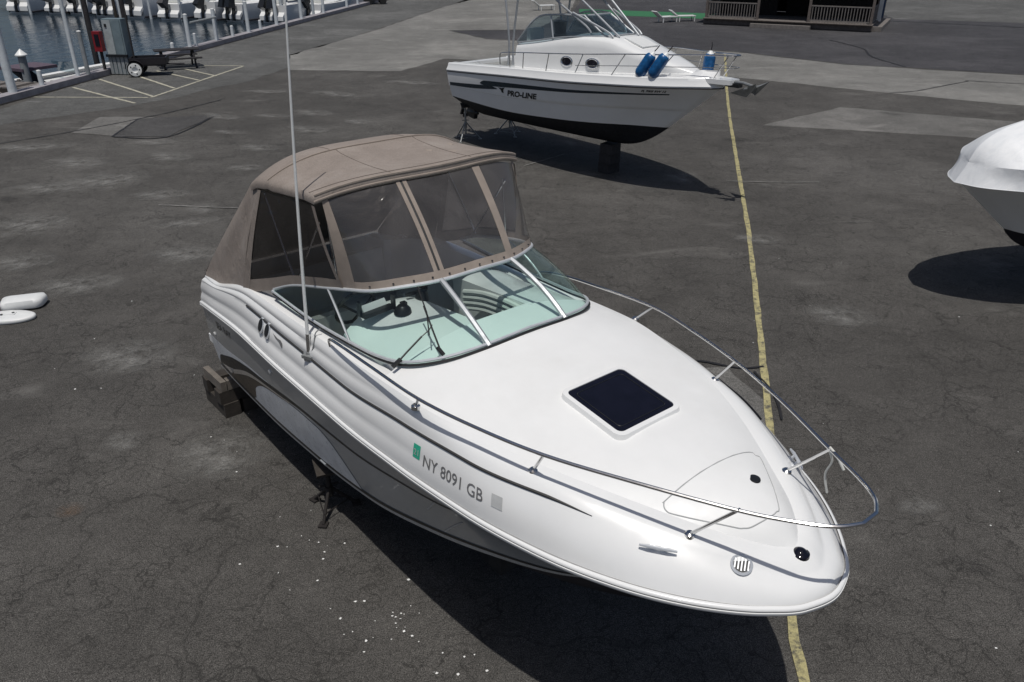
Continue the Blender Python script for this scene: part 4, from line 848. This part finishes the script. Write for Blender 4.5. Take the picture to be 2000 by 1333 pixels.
# stern drive
sd_ = empty('stern_drive', (0, 0, 0)); sd_.parent = pro
m = MB(); m.box((-.2, 0, 1.05), (.42, .32, .36)).box((-.42, 0, .80), (.30, .14, .60), (0, .2, 0)); m.build('drive_leg', M['plastic_black'], sd_, bevel=.03)
m = MB(); m.lathe([(0, -.25), (.09, -.15), (.1, .1), (.05, .28), (0, .32)], (-.5, 0, .66), 14, 'x')
for k in range(4): a = k*math.pi/2; m.box((-.78+.0, .13*math.cos(a), .66+.13*math.sin(a)), (.05, .10, .20), (a, .4, 0))
m.build('propeller', M['plastic_black'], sd_, bevel=.01)
m = MB(); m.box((-.15, -.62, 1.22), (.36, .5, .02)).box((-.15, .62, 1.22), (.36, .5, .02)); m.build('trim_tab', M['galv'], pro)
wp_ = lambda x, y: tuple(PM @ Vector((x, y, 0)))[:2]
stand('grey tripod stand under the stern of the fishing boat, in front of its propeller', wp_(.02, -.72), 1.0, M['galv'], .42, rz=.2)
stand('grey tripod stand under the far stern corner of the fishing boat', wp_(.3, .8), .98, M['galv'], .42, rz=.9)
G3 = 'blocks under the fishing boat keel'
for i, (z, l) in enumerate(((0, 'bottom dark block of the stack under the fishing boat bow'), (.22, 'middle dark block of the stack under the fishing boat bow'), (.44, 'top dark block of the stack under the fishing boat bow'))):
    block('timber_block', l, (5.08+.03*i, -.02*i, z*1.125), (.34, .42, .243), .1*i, M['timber_dark'], G3, PHd, (PO[0], PO[1], 0))
# fenders and anchor carried on its bow
def fender(label, p, rot, L=.58, r=.125):
    w = tuple(PM @ Vector(p)); f = empty('boat_fender', w, 0, label, 'fender', 'blue fenders on the fishing boat'); f.rotation_euler = rot
    prof = [(0, -L/2)]+[(r*math.sin(a), -L/2+r*(1-math.cos(a))) for a in np.linspace(.2, 1.57, 6)]+[(r, L/2-r)]+[(r*math.cos(a), L/2-r+r*math.sin(a)) for a in np.linspace(.25, 1.45, 6)]+[(0, L/2)]
    MB().lathe(prof, (0, 0, 0), 16).build('body', M['fender_blue'], f)
    for s in (-1, 1): MB().lathe([(0, s*(L/2+.035)), (.03, s*(L/2+.03)), (.05, s*(L/2+.005)), (.08, s*(L/2-.03))], (0, 0, 0), 12).build('eye', M['plastic_white'], f)
    MB().tube([(0, 0, L/2+.05), (.01, .01, L/2+.14), (0, .04, L/2+.2)], .012, 5).build('lanyard', M['rubber'], f); return f
fender('blue fender leaning on the fishing boat rail, left one of the pair', (6.30, -.80, 2.73), (-.25, .50, -.77))
fender('blue fender leaning on the fishing boat rail, right one of the pair', (6.60, -.74, 2.74), (-.25, .50, -.77))
fender('blue fender hanging alone upright near the fishing boat bow tip', (7.12, .34, 2.69), (.05, .06, 0))
ac = empty('anchor', tuple(PM @ Vector((8.05, 0, 2.44))), PHd, 'galvanised anchor on the bow pulpit of the fishing boat', 'anchor')
MB().tube([(-.35, 0, .02), (.12, 0, .03), (.34, 0, .0)], .02, 8).build('shank', M['galv'], ac)
for sd in (-1, 1): MB().add([(.36, sd*.02, .0), (.05, sd*.20, -.08), (.28, sd*.10, -.12), (.46, sd*.16, .07)], [(0, 1, 2), (0, 2, 3), (0, 3, 1), (1, 3, 2)]).build('fluke', M['galv'], ac)
MB().tube([(.32, -.24, 0), (.32, .24, 0)], .014, 6).build('stock', M['galv'], ac)
MB().box((-.05, 0, -.01), (.24, .1, .05)).build('roller', M['plastic_black'], ac)
ac.scale = (1.35, 1.5, 1.6)

# ------------------------------------------------------------------ shrink-wrapped boat at the right edge
WO, WH = (6.80, 12.08, 0), math.atan2(.17, .985)
wb = empty('wrapped_boat', WO, WH, 'boat under white shrink wrap with dark lower hull at the right edge', 'boat')
xs_ = [0, .12, .35, .8, 1.5, 2.5, 4, 6, 7.2]
sh_ = Cv([(0.0, 1.96), (.32, 1.97), (.58, 1.985), (.88, 2.0), (1.12, 2.0), (1.28, 1.97), (1.34, 1.92), (1.33, 1.88), (1.28, 1.86)], xs_)      # skirt edge half width, z
kn_ = Cv([(0.0, 2.26), (.28, 2.27), (.54, 2.29), (.85, 2.32), (1.09, 2.36), (1.25, 2.40), (1.3, 2.42), (1.27, 2.40), (1.2, 2.38)], xs_)      # shoulder
rd_ = Cv([2.30, 2.48, 2.64, 2.82, 2.98, 3.12, 3.24, 3.27, 3.2], xs_)                                                            # ridge
rows = []
for x in list(np.linspace(0, 1.0, 22))+list(np.linspace(1.15, 7.2, 36)):
    s, k, z = sh_(x), kn_(x), rd_(x); row = []
    bx = .16*max(0, 1-x/.6)
    for u in np.linspace(0, 1, 8): row.append((x+bx*u*1.0, -(s[0]+(k[0]-s[0])*u+(-.03*math.sin(math.pi*u)+.005*math.sin(x*9+u*4))*min(1, x*4)), s[1]+(k[1]-s[1])*u))
    for u in np.linspace(.12, 1, 9): row.append((x+bx, -(k[0]*(1-u)), k[1]+(z-k[1])*(.45*math.sin(u*math.pi/2)+.55*u)+.004*math.sin(x*6+u*7)))
    rows.append(row)
rows_w = rows; m = MB(); m.grid(rows); m.grid(mir(rows)); m.build('wrap_cover', M['wrap'], wb, ang=16)
m = MB(); hem = [(r[0][0], r[0][1], r[0][2]) for r in rows]; m.tube(hem, .005, 6).tube([(p[0], -p[1], p[2]) for p in hem], .005, 6); m.build('wrap_hem', M['wrap'], wb)
hl = [(.03, .0, 2.0), (.14, .31, 2.0), (.37, .56, 2.0), (.82, .86, 2.0), (1.5, 1.1, 1.97), (2.5, 1.27, 1.94), (4.2, 1.3, 1.9), (7.1, 1.24, 1.86)]; ch = [(1.1, 0, 1.15), (1.25, .12, 1.12), (1.5, .26, 1.08), (1.9, .5, 1.02), (2.5, .82, .97), (3.4, 1.05, .93), (4.8, 1.1, .92), (7.1, 1.08, .92)]; kl = [(1.15, 0, 1.08), (1.35, 0, .92), (1.65, 0, .78), (2.1, 0, .66), (2.8, 0, .6), (3.6, 0, .58), (5, 0, .58), (7.1, 0, .58)]
A_, B_, C_ = Cv(hl), Cv(ch), Cv(kl); TT = np.linspace(0, 7, 61)
rows = [[tuple((B_(t)+(A_(t)-B_(t))*v)*np.array([1, -1, 1])+np.array([0, .06*math.sin(math.pi*v)*(1 if t < 4 else 0)*min(1, t), 0])) for v in np.linspace(0, 1, 8)] for t in TT]; m = MB(); m.grid(rows); m.grid(mir(rows)); m.build('hull', M['gel_white'], wb, ang=50)
rows = [[tuple((C_(t)+(B_(t)-C_(t))*v)*np.array([1, -1, 1])) for v in np.linspace(0, 1, 5)] for t in TT]; m = MB(); m.grid(rows); m.grid(mir(rows)); m.build('bottom', M['antifoul'], wb, ang=50)
m = MB(); m.add([(7.1, 0, .58), (7.1, -1.08, .92), (7.1, -1.24, 1.86), (7.15, -1.2, 2.5), (7.15, 1.2, 2.5), (7.1, 1.24, 1.86), (7.1, 1.08, .92)], [tuple(range(7))]); m.build('transom', M['gel_white'], wb)
for x in (3.2, 6.2): block('timber_block', 'timber block under the keel of the shrink wrapped boat, %s' % ('nearer its bow' if x < 4 else 'nearer its stern'), (x, 0, 0), (.45, .5, .575), 0, M['timber'], 'blocks under the wrapped boat', WH, WO)

# ------------------------------------------------------------------ quay furniture
def pile(nm, label, x, y, z0, z1, r, mat, cat, group, lean=(0, 0), cap=None):
    e = empty(nm, (x, y, z0), 0, label, cat, group); h = z1-z0
    MB().tube([(0, 0, 0), (lean[0]*.5, lean[1]*.5, h*.5), (lean[0], lean[1], h)], [r*1.04, r, r*.97], 12).build('shaft', mat, e)
    if cap == 'cone': MB().lathe([(r*1.5, h-.02), (r*1.5, h+.02), (0, h+.26)], (lean[0], lean[1], 0), 12).build('cap', M['plastic_white'], e)
    else: MB().lathe([(r*1.02, h), (r*.9, h+.03), (0, h+.05)], (lean[0], lean[1], 0), 12).build('cap', M['plastic_white'], e)
    return e
cx = lambda y: dock_x(y)-.24
G4 = 'short white bollards along the curb'
for i, (y, h) in enumerate(((31.24, .5), (40.68, .36), (42.9, .54), (46.96, .5), (50.56, .46), (54.4, .46))):
    pile('bollard', ['short white bollard beside the thick pale pile at the left edge', 'low white bollard right behind the dark picnic table', 'white bollard between the two posts joined by a rail', 'white bollard just right of the railed posts', 'white bollard fourth along the curb beyond the trailer', 'farthest white bollard near the antenna tip'][i], cx(y), y, .23, .23+h, .085, M['pile_white'], 'bollard', G4)
G5 = 'tall white posts along the curb'
for i, (y, h, r) in enumerate(((42.3, 1.5, .10), (45.12, 1.52, .10), (48.96, 1.6, .105), (52.9, 1.9, .11), (56.9, 1.9, .11), (61, 1.9, .10), (66, 1.9, .10), (68.6, 1.9, .09), (71, 1.9, .09))):
    pile('mooring_post', ['white post holding the left end of the grey rail', 'white post holding the right end of the grey rail', 'white post first to the right of the railed pair', 'white post just left of the antenna tip', 'white post just right of the antenna tip', 'white post beyond the antenna, first of the far four', 'white post beyond the antenna, second of the far four', 'white post beyond the antenna, third of the far four', 'farthest white post along the curb'][i], cx(y), y, .23, .23+h, r, M['pile_white'], 'post', G5)
e = empty('guard_rail', (cx(42.3), 42.3, 0), 0, 'grey horizontal rail between two white posts', 'rail')
d_ = (cx(45.12)-cx(42.3), 45.12-42.3)
MB().tube([(.12*d_[0]/2.8+.12, .12, 1.35), (d_[0]+.12, d_[1], 1.37)], .05, 8).build('bar', M['pile_grey'], e)
pile('mooring_pile', 'thick pale pile at the left edge of the quay', cx(29.75)-.05, 29.75, -1.6, 3.2, .15, M['pile_white'], 'pile', 'piles by the water')
pile('mooring_pile', 'tall slim white pole on the curb left of the grey cabinet', cx(33.4), 33.4, .23, 4.6, .075, M['pile_white'], 'pile', 'piles by the water')
pile('mooring_pile', 'grey pile standing right beside the tall slim white pole', cx(33.6)+.22, 33.75, .23, 1.85, .085, M['pile_grey'], 'pile', 'piles by the water')
pile('mooring_pile', 'dark pile behind the grey cabinet', cx(36.9)-.1, 36.9, -1.6, 4.2, .07, M['timber'], 'pile', 'piles by the water')
pile('mooring_pile', 'dark pile in the water left of the grey cabinet', -20.5, 41.5, -1.6, 2.6, .13, M['timber_dark'], 'pile', 'piles by the water')
pile('mooring_pile', 'dark pile in the water beyond the grey cabinet', -21.4, 47.5, -1.6, 2.6, .13, M['timber_dark'], 'pile', 'piles by the water')
pile('mooring_pile', 'pale pile with pointed cap beside the small moored motorboat', -20.6, 35.4, -1.6, .75, .16, M['pile_grey'], 'pile', 'piles by the water', cap='cone')
# grey cabinet with extinguisher box
cb = empty('utility_cabinet', (-16.35, 35.25, 0), -.15, 'tall grey blue utility cabinet with pale panel on the curb', 'cabinet')
MB().box((0, 0, 1.12), (.86, .42, 2.16)).build('body', M['cabinet'], cb, bevel=.02)
MB().box((-.22, -.225, 1.48), (.36, .02, 1.34)).build('door', M['door_grey'], cb, bevel=.006)
MB().box((.20, -.225, 1.48), (.34, .02, 1.34)).build('door', M['cabinet'], cb, bevel=.006)
MB().box((.0, -.26, .78), (.95, .1, .10)).build('shelf', M['plastic_black'], cb, bevel=.01)
for i in range(5): MB().box((-.36+.18*i, -.235, .38), (.13, .02, .68)).build('slat', M['pile_grey'], cb)
MB().box((-.26, -.25, 1.95), (.09, .02, .12)).build('lock', M['plastic_black'], cb)
MB().lathe([(.035, 0), (.035, 2.7)], (.52, .1, 0), 8).build('conduit', M['timber_dark'], cb)
ex = empty('extinguisher_box', (-17.0, 34.95, .0), -.15, 'red fire extinguisher box on a post left of the grey cabinet', 'extinguisher')
MB().box((0, 0, 1.35), (.34, .24, .78)).build('box', M['red_paint'], ex, bevel=.03); MB().box((.02, -.125, 1.4), (.2, .02, .46)).build('window', M['hatch_glass'], ex); MB().box((0, .02, .5), (.09, .09, 1.0)).build('post', M['timber_dark'], ex)
# small floating finger pier with small moored motorboat at left
fp_ = empty('finger_pier', (-18.7, 33.6, 0), R(168), 'weathered finger pier with timber braces at the left edge', 'pier')
for i in range(16): MB().box((.2+i*.34, 0, -.22), (.31, 1.3, .05)).build('plank', M['wood_grey'] if i % 3 else M['timber'], fp_)
for sy in (-1, 1): MB().box((2.8, sy*.6, -.34), (5.6, .1, .18)).build('stringer', M['timber'], fp_)
for i in range(4):
    for sy in (-1, 1): MB().tube([(.4+i*1.6, sy*.62, -1.7), (.4+i*1.6, sy*.62, -.1)], .07, 8).build('pile', M['wood_grey'], fp_)
    if i < 3: MB().tube([(.4+i*1.6, .66, -1.2), (2.0+i*1.6, .66, -.35)], .035, 6).build('brace', M['wood_grey'], fp_); MB().tube([(.4+i*1.6, .66, -.35), (2.0+i*1.6, .66, -1.2)], .035, 6).build('brace', M['wood_grey'], fp_)
def mini_hull(e, L, B, z0, zs, mat, bot, flip=1):
    rows = []
    for u in np.linspace(0, 1, 15):
        b = B/2*(1-max(0, (u-.45)/.55)**2.2); zt = zs+.25*u*u; rows.append([(L*u, -b*k, z0+(zt-z0)*h) for k, h in ((0, 0), (.8, .02), (.9, .3), (.98, .75), (1, 1), (.9, 1.02), (.82, .96))])
    m = MB(); m.grid(rows); m.grid(mir(rows)); r = rows[0]; m.add([(p[0], p[1], p[2]) for p in r[:5]]+[(p[0], -p[1], p[2]) for p in reversed(r[:5])], [tuple(range(10))]); m.build('hull', mat, e, ang=40)
    rows = [[(L*u, -k*.80*B/2*(1-max(0, (u-.45)/.55)**2.2), zs-.22+.25*u*u) for k in (1, .5, 0, -.5, -1)] for u in np.linspace(.02, .97, 12)]; MB().grid(rows).build('deck', M['gel_shade'], e)
mb = empty('moored_motorboat', (-21.2, 36.2, 0), R(62), 'small white motorboat with mauve canvas moored behind the finger pier', 'boat')
mini_hull(mb, 6.2, 2.2, -1.45, -.45, M['gel_white'], M['antifoul'])
MB().box((.2, -.2, .15), (1.6, 1.6, .12)).build('canvas_top', M['canvas_mauve'], mb, bevel=.03); MB().grid([[(-.2, y, .1), (.1, y*1.02, -.25), (.35, y*1.05, -.5)] for y in np.linspace(-1, .7, 6)]).build('canvas_curtain', M['canvas_navy'], mb)
MB().grid([[(2.2, y, -.35), (1.9, y*.9, .15)] for y in np.linspace(-.85, .85, 8)]).build('windscreen', M['glass_clear'], mb)
# boats moored stern-on across the basin
def moored(x, y, rz, L, B, kind, label):
    e = empty('moored_boat', (x, y, 0), rz, label, 'boat', 'boats moored across the basin'); mini_hull(e, L, B, -1.5, .0+.12*(kind % 3), M['gel_white'], M['antifoul'])
    MB().tube([(L*u, -(B/2+.0)*(1-max(0, (u-.45)/.55)**2.2), -1.12+.05*u) for u in np.linspace(.0, .98, 12)], .06, 6).tube([(L*u, (B/2)*(1-max(0, (u-.45)/.55)**2.2), -1.12+.05*u) for u in np.linspace(.0, .98, 12)], .06, 6).build('boot_stripe', M['antifoul'], e)
    n = 2 if kind in (1, 4) else 1
    for k in range(n):
        oy = (k-.5)*.75 if n == 2 else 0
        ob = empty('outboard', (-.25, oy, 0)); ob.parent = e
        MB().box((-.30, 0, .22), (.72, .56, .74), (0, random.uniform(.1, .9), 0), taper=.75).build('cowling', M['plastic_black'] if kind != 3 else M['cushion_inside'], ob, bevel=.07)
        MB().box((-.05, 0, -.55), (.26, .16, 1.15), (0, .12, 0)).build('leg', M['plastic_black'], ob, bevel=.03)
        MB().box((.12, 0, -.2), (.2, .3, .4)).build('bracket', M['galv'], ob)
    if kind in (0, 2, 5): MB().box((L*.5, 0, .55), (1.1, B*.55, 1.1), taper=.75).build('console', M['gel_white'], e, bevel=.06); MB().box((L*.48, 0, 1.95), (1.7, B*.62, .08)).build('top', M['gel_white'] if kind else M['canvas_navy'], e, bevel=.03); [MB().tube([(L*.5+a, b, .8), (L*.48+a, b, 1.95)], .03, 6).build('leg', M['alu'], e) for a in (-.6, .6) for b in (-.5, .5)]
    elif kind in (1, 3): MB().box((L*.62, 0, .45), (L*.42, B*.72, .95), taper=.72).build('cabin', M['gel_white'], e, bevel=.08); MB().grid([[(L*.42, y*B*.34, .75), (L*.46, y*B*.29, 1.25)] for y in np.linspace(-1, 1, 6)]).build('windscreen', M['glass_clear'], e)
    else: MB().grid([[(L*u, y*B*.42*(1-max(0, (u-.4)/.6)**2), .55+.35*math.sin(math.pi*u)*(1-y*y)) for y in np.linspace(-1, 1, 9)] for u in np.linspace(.12, .9, 9)]).build('boat_cover', M['canvas_navy'], e)
    zz = .12*(kind % 3)
    MB().add([(-.30, -B*.47, -.75+zz*.5), (-.30, B*.47, -.75+zz*.5), (.55, B*.46, .02+zz), (.55, -B*.46, .02+zz), (1.1, B*.44, .06+zz), (1.1, -B*.44, .06+zz), (-.30, -B*.47, -1.0), (-.30, B*.47, -1.0)], [(0, 1, 2, 3), (3, 2, 4, 5), (6, 7, 1, 0), (0, 3, 6), (1, 7, 2)]).build('stern_deck', M['gel_white'], e, bevel=.04)
    for sy in (-1, 1): MB().add([(.3, sy*B*.5, .0+zz), (L*.8, sy*B*.30, .25+zz), (L*.8, sy*B*.18, .42+zz), (.3, sy*B*.40, .16+zz)], [(0, 1, 2, 3)]).build('side_deck', M['gel_white'], e)
    MB().box((.9, 0, .22+zz), (.5, B*.7, .34), taper=.8).build('stern_seat', M['vinyl_seat'], e, bevel=.05)
    return e
FB_ = [(-44.6, 78.5, 2, 'with white top, moored farthest left'), (-41.3, 77.0, 3, 'with low cabin, second from the left'), (-38.2, 76.6, 0, 'with navy top, directly behind the tall slim pole'), (-35.0, 75.6, 1, 'with twin black engines, left of the grey cabinet'), (-31.8, 74.6, 5, 'with open stern, above the grey cabinet'), (-28.6, 72.8, 3, 'with a cabin, right of the grey cabinet'), (-25.4, 71.0, 2, 'with white top, above the left railed post'), (-22.3, 69.4, 1, 'with twin engines, above the right railed post'), (-19.3, 67.8, 4, 'with navy cover, left of the antenna tip'), (-16.9, 71.8, 0, 'moored right of the antenna tip'), (-15.6, 77.5, 3, 'moored farthest right near the curb')]
for i, (x, y, k, l) in enumerate(FB_): moored(x+random.uniform(-.5, .5), y+random.uniform(-1.2, 1.2), R(74+random.uniform(-16, 16)), 5.6+1.6*random.random(), 2.05+.5*random.random(), k, 'white outboard boat '+l)
for i in range(10): pile('dock_pile', '%s white dock pile from the left among the far moored boats' % ('first', 'second', 'third', 'fourth', 'fifth', 'sixth', 'seventh', 'eighth', 'ninth', 'tenth')[i], -43.0+3.05*i+random.uniform(-.4, .4), 76.8-.95*i+random.uniform(-.5, .5), -1.7, random.uniform(.9, 1.8), .11, M['pile_white'], 'pile', 'dock piles between the far boats')
sheet('floating_pier', [(-52, 86), (-13, 76.5), (-12.8, 79), (-52, 89)], -.6, M['wood_grey'])
# black utility trailer and picnic table on the hatched area
tr = empty('utility_trailer', (-15.15, 35.15, 0), R(14), 'small black trailer with white wheel parked on the hatched area', 'trailer')
MB().box((.0, 0, .46), (1.35, .9, .10)).build('bed', M['trailer_black'], tr, bevel=.02)
for sy in (-1, 1): MB().box((0, sy*.45, .60), (1.4, .05, .26)).build('side_board', M['trailer_black'], tr, bevel=.01)
for sx in (-1, 1): MB().box((sx*.69, 0, .60), (.05, .9, .26)).build('end_board', M['trailer_black'], tr, bevel=.01)
MB().tube([(.6, 0, .42), (1.35, 0, .40)], .035, 8).build('tongue', M['trailer_black'], tr)
for sy in (-1, 1):
    wq = empty('wheel', (-.52, sy*.56, .31)); wq.parent = tr
    MB().lathe([(.17, -.09), (.27, -.10), (.31, -.06), (.31, .06), (.27, .10), (.17, .09)], (0, 0, 0), 24, 'y').build('tyre', M['tyre'], wq)
    MB().lathe([(.0, sy*.05), (.10, sy*.06), (.12, sy*.10), (.24, sy*.102), (.265, sy*.098), (.2, -sy*.05), (0, -sy*.05)], (0, 0, 0), 24, 'y').build('rim', M['plastic_white'], wq)
    for k in range(5): a = k*2*math.pi/5; MB().lathe([(0, sy*.108), (.03, sy*.106)], (.175*math.cos(a), 0, .175*math.sin(a)), 8, 'y').build('rim_hole', M['tyre'], wq)
    MB().grid([[(-.52+.37*math.cos(a), sy*(.56-.12), .31+.37*math.sin(a)), (-.52+.37*math.cos(a), sy*(.56+.13), .31+.37*math.sin(a))] for a in np.linspace(.25, math.pi-.1, 10)]).build('mudguard', M['trailer_black'], tr)
pt = empty('picnic_table', (-14.75, 37.15, 0), R(28), 'dark weathered picnic table behind the black trailer', 'table')
for i in range(5): MB().box((0, -.3+.15*i, .76), (1.85, .135, .045)).build('top_board', M['timber_dark'], pt, bevel=.005)
for sy in (-1, 1):
    for k in range(2): MB().box((0, sy*(.62+.15*k), .45), (1.85, .135, .045)).build('seat_board', M['timber_dark'], pt, bevel=.005)
for sx in (-1, 1):
    for sy in (-1, 1): MB().tube([(sx*.65, sy*.22, .74), (sx*.65, sy*.62, .02)], .045, 6).build('leg', M['timber_dark'], pt)
    MB().box((sx*.65, 0, .41), (.06, 1.6, .08)).build('crossbar', M['timber_dark'], pt)
fc = empty('hand_cart', (-11.3, 71.6, 0), .3, 'dark hand cart parked far off at the end of the curb', 'cart')
MB().box((0, 0, .55), (1.9, 1.0, .5)).build('bin', M['trailer_black'], fc, bevel=.05)
for sx in (-.6, .6):
    for sy in (-1, 1): MB().lathe([(0, -.05), (.26, -.05), (.26, .05), (0, .05)], (sx, sy*.52, .26), 16, 'y').build('wheel', M['tyre'], fc)
MB().tube([(.95, -.4, .7), (1.4, -.4, .95), (1.4, .4, .95), (.95, .4, .7)], .025, 6).build('handle', M['galv'], fc)

# ------------------------------------------------------------------ shed with balustrades
A0 = np.array([12.25, 55.3]); A1 = np.array([21.25, 50.6]); ux = (A1-A0)/np.linalg.norm(A1-A0); LW = float(np.linalg.norm(A1-A0)); ang_ = math.atan2(ux[1], ux[0])
sd = empty('porch_shed', (A0[0], A0[1], 0), ang_, 'dark timber shed with slatted porch balustrades and open doorway', 'building')
DP = 7.0
MB().box((LW/2, DP/2+.35, .19), (LW, DP, .36)).build('plinth', M['wood_brown'], sd, bevel=.01)
for i in range(26): MB().box((LW/2, .10+i*.15, .395), (LW, .142, .04)).build('deck_board', M['wood_grey'] if i % 4 else M['wood_brown'], sd)
MB().box((LW/2, .32, .22), (LW+.04, .05, .30)).build('fascia', M['wood_brown'], sd)
MB().box((4.9, -.02, .12), (3.6, .55, .22)).build('step', M['wood_grey'], sd, bevel=.01)
posts = [.12, 3.35, 6.45, LW-.12]
for x in posts: MB().box((x, .42, 1.62), (.15, .15, 2.45)).build('porch_post', M['wood_brown'], sd, bevel=.006)
for x in (.12, LW-.12): MB().box((x, 3.6, 1.62), (.15, .15, 2.45)).build('porch_post', M['wood_brown'], sd, bevel=.006)
def balus(a, b, z0=.42, n=None):
    a = np.array(a); b = np.array(b); L = np.linalg.norm(b-a); n = n or int(L/.165); an_ = math.atan2(b[1]-a[1], b[0]-a[0]); md = (a+b)/2
    for z in (z0+.09, z0+.92): MB().box((md[0], md[1], z), (L, .07, .07), (0, 0, an_)).build('rail', M['wood_grey'], sd)
    for k in range(n): p = a+(b-a)*(k+.5)/n; MB().box((p[0], p[1], z0+.5), (.045, .045, .78), (0, 0, an_)).build('baluster', M['wood_grey'], sd)
balus((.2, .42), (3.27, .42)); balus((6.53, .42), (LW-.2, .42)); balus((LW-.12, .5), (LW-.12, 3.5)); balus((.12, .5), (.12, 3.5))
for i in range(int(LW/.3)):
    x = .15+i*.3
    if 4.0 < x < 6.0: continue
    MB().box((x, 3.72, 1.6), (.285, .06, 2.4)).build('wall_board', M['shed_dark'], sd)
MB().box((LW/2, DP+.3, 1.6), (LW, .1, 2.4)).build('back_wall', M['shed_dark'], sd)
for x in (.05, LW-.05): MB().box((x, (3.7+DP+.3)/2, 1.6), (.1, DP-3.4, 2.4)).build('side_wall', M['wood_brown'], sd)
MB().box((5.0, 5.6, 1.2), (1.6, .8, 1.6)).build('counter', M['shed_dark'], sd)
rz0 = 2.82; MB().add([(-.5, .34, rz0), (LW+.5, .34, rz0), (LW+.5, DP+.8, rz0), (-.5, DP+.8, rz0), (1.5, DP/2+.2, rz0+1.9), (LW-1.5, DP/2+.2, rz0+1.9)], [(0, 1, 5, 4), (1, 2, 5), (2, 3, 4, 5), (3, 0, 4), (3, 2, 1, 0)]).build('roof', M['roof_shingle'], sd, ang=10)
MB().box((LW+.02, 3.62, 1.5), (.24, .2, 2.3)).build('corner_board', M['plastic_white'], sd); MB().box((LW+.18, 3.75, 1.6), (.1, .2, 2.1)).build('downpipe', M['blue_trim'], sd)
MB().box((LW+.25, 3.8, .14), (.5, 6.0, .26)).build('side_step', M['wood_grey'], sd, bevel=.01)
sheet('carpet', [(4.9, 62.6), (5.2, 66.8), (16.2, 62.4), (14.2, 58.6)], .012, M['green_carpet'])
def lounger(label, loc, rz):
    e = empty('sun_lounger', loc, rz, label, 'lounger', 'white plastic loungers on the green carpet')
    MB().box((0, 0, .34), (1.25, .62, .05)).build('seat', M['plastic_white'], e, bevel=.015); MB().box((-.85, 0, .52), (.6, .62, .05), (0, .65, 0)).build('backrest', M['plastic_white'], e, bevel=.015)
    for sx in (-.5, .55):
        for sy in (-.27, .27): MB().box((sx, sy, .16), (.06, .05, .33)).build('leg', M['plastic_white'], e)
    return e
lounger('white plastic lounger at the near edge of the green carpet', (10.3, 57.0, 0), R(25)); lounger('white plastic lounger close against the shed corner', (11.6, 57.6, 0), R(10))
lounger('white plastic lounger behind the fishing boat windshield', (2.6, 66.0, 0), R(20))

# ------------------------------------------------------------------ white mouldings on the asphalt at left
sc_ = empty('seat_cushion', (-7.86, 11.73, 0), .33, 'white moulded seat cushion lying on asphalt at left edge', 'cushion')
P_ = rrect(-.30, .33, -.17, .17, .10, 6); P_ = [(x+(.22*y if x > .2 else 0), y) for x, y in P_]; shr = lambda k: [(x*k, y*k) for x, y in P_]
MB().grid([loop([(x, y, .03) for x, y in shr(.96)]), loop([(x, y, .05) for x, y in P_]), loop([(x, y, .12) for x, y in P_]), loop([(x, y, .165) for x, y in shr(.93)]), loop([(x, y, .18) for x, y in shr(.6)]), loop([(0, 0, .183) for _ in P_])]).build('cushion_body', M['plastic_white'], sc_, ang=60)
m = MB(); m.prism(shr(.9), .004, .032); m.build('base_board', M['rubber'], sc_)
sl_ = empty('moulded_lid', (-7.86, 11.28, 0), .1, 'white round moulded lid with latch holes below the seat cushion', 'lid')
P2 = [(.42*math.cos(a), .21*math.sin(a)) for a in np.linspace(0, 2*math.pi, 33)[:-1]]; sk = lambda k: [(x*k, y*k) for x, y in P2]
MB().grid([loop([(x, y, .01) for x, y in sk(.97)]), loop([(x, y, .025) for x, y in P2]), loop([(x, y, .06) for x, y in sk(.99)]), loop([(x, y, .072) for x, y in sk(.93)]), loop([(x, y, .068) for x, y in sk(.5)]), loop([(0, 0, .066) for _ in P2])]).build('lid_shell', M['plastic_white'], sl_, ang=60)
MB().box((-.02, .06, .072), (.24, .10, .012)).build('latch_plate', M['gel_shade'], sl_, bevel=.004)
for x, y in ((.06, .08), (-.09, .02)): MB().lathe([(0, .006), (.02, .006), (.022, 0)], (x, y, .078), 10).build('latch_hole', M['plastic_black'], sl_)

# ------------------------------------------------------------------ flaked paint chips scattered on the asphalt
m = MB()
def chip(x, y, s):
    a = random.uniform(0, 6.28); P = [(x+s*random.uniform(.6, 1.2)*math.cos(a+k*1.57), y+s*random.uniform(.5, 1.1)*math.sin(a+k*1.57), .008+random.uniform(0, .006)) for k in range(4)]; m.add(P, [(0, 1, 2, 3)])
for cx_, cy_, n_, sp_ in ((-1.95, 6.1, 16, .30), (-1.35, 5.25, 12, .28), (-.85, 4.75, 10, .25), (-1.05, 5.05, 8, .12), (-.5, 4.5, 8, .3), (-3.3, 7.9, 6, .5), (-5.5, 9, 8, 1.5), (4.5, 10, 10, 2.5), (5.2, 6.5, 8, 1.5)):
    for k in range(n_): chip(random.gauss(cx_, sp_), random.gauss(cy_, sp_), random.choice((.006, .008, .010, .016)))
o = m.build('paint_chips', M['paint_chip'], None, recalc=False); tag(o, 'scattered white paint chips on the asphalt near the cruiser', 'paint chips', kind='stuff')
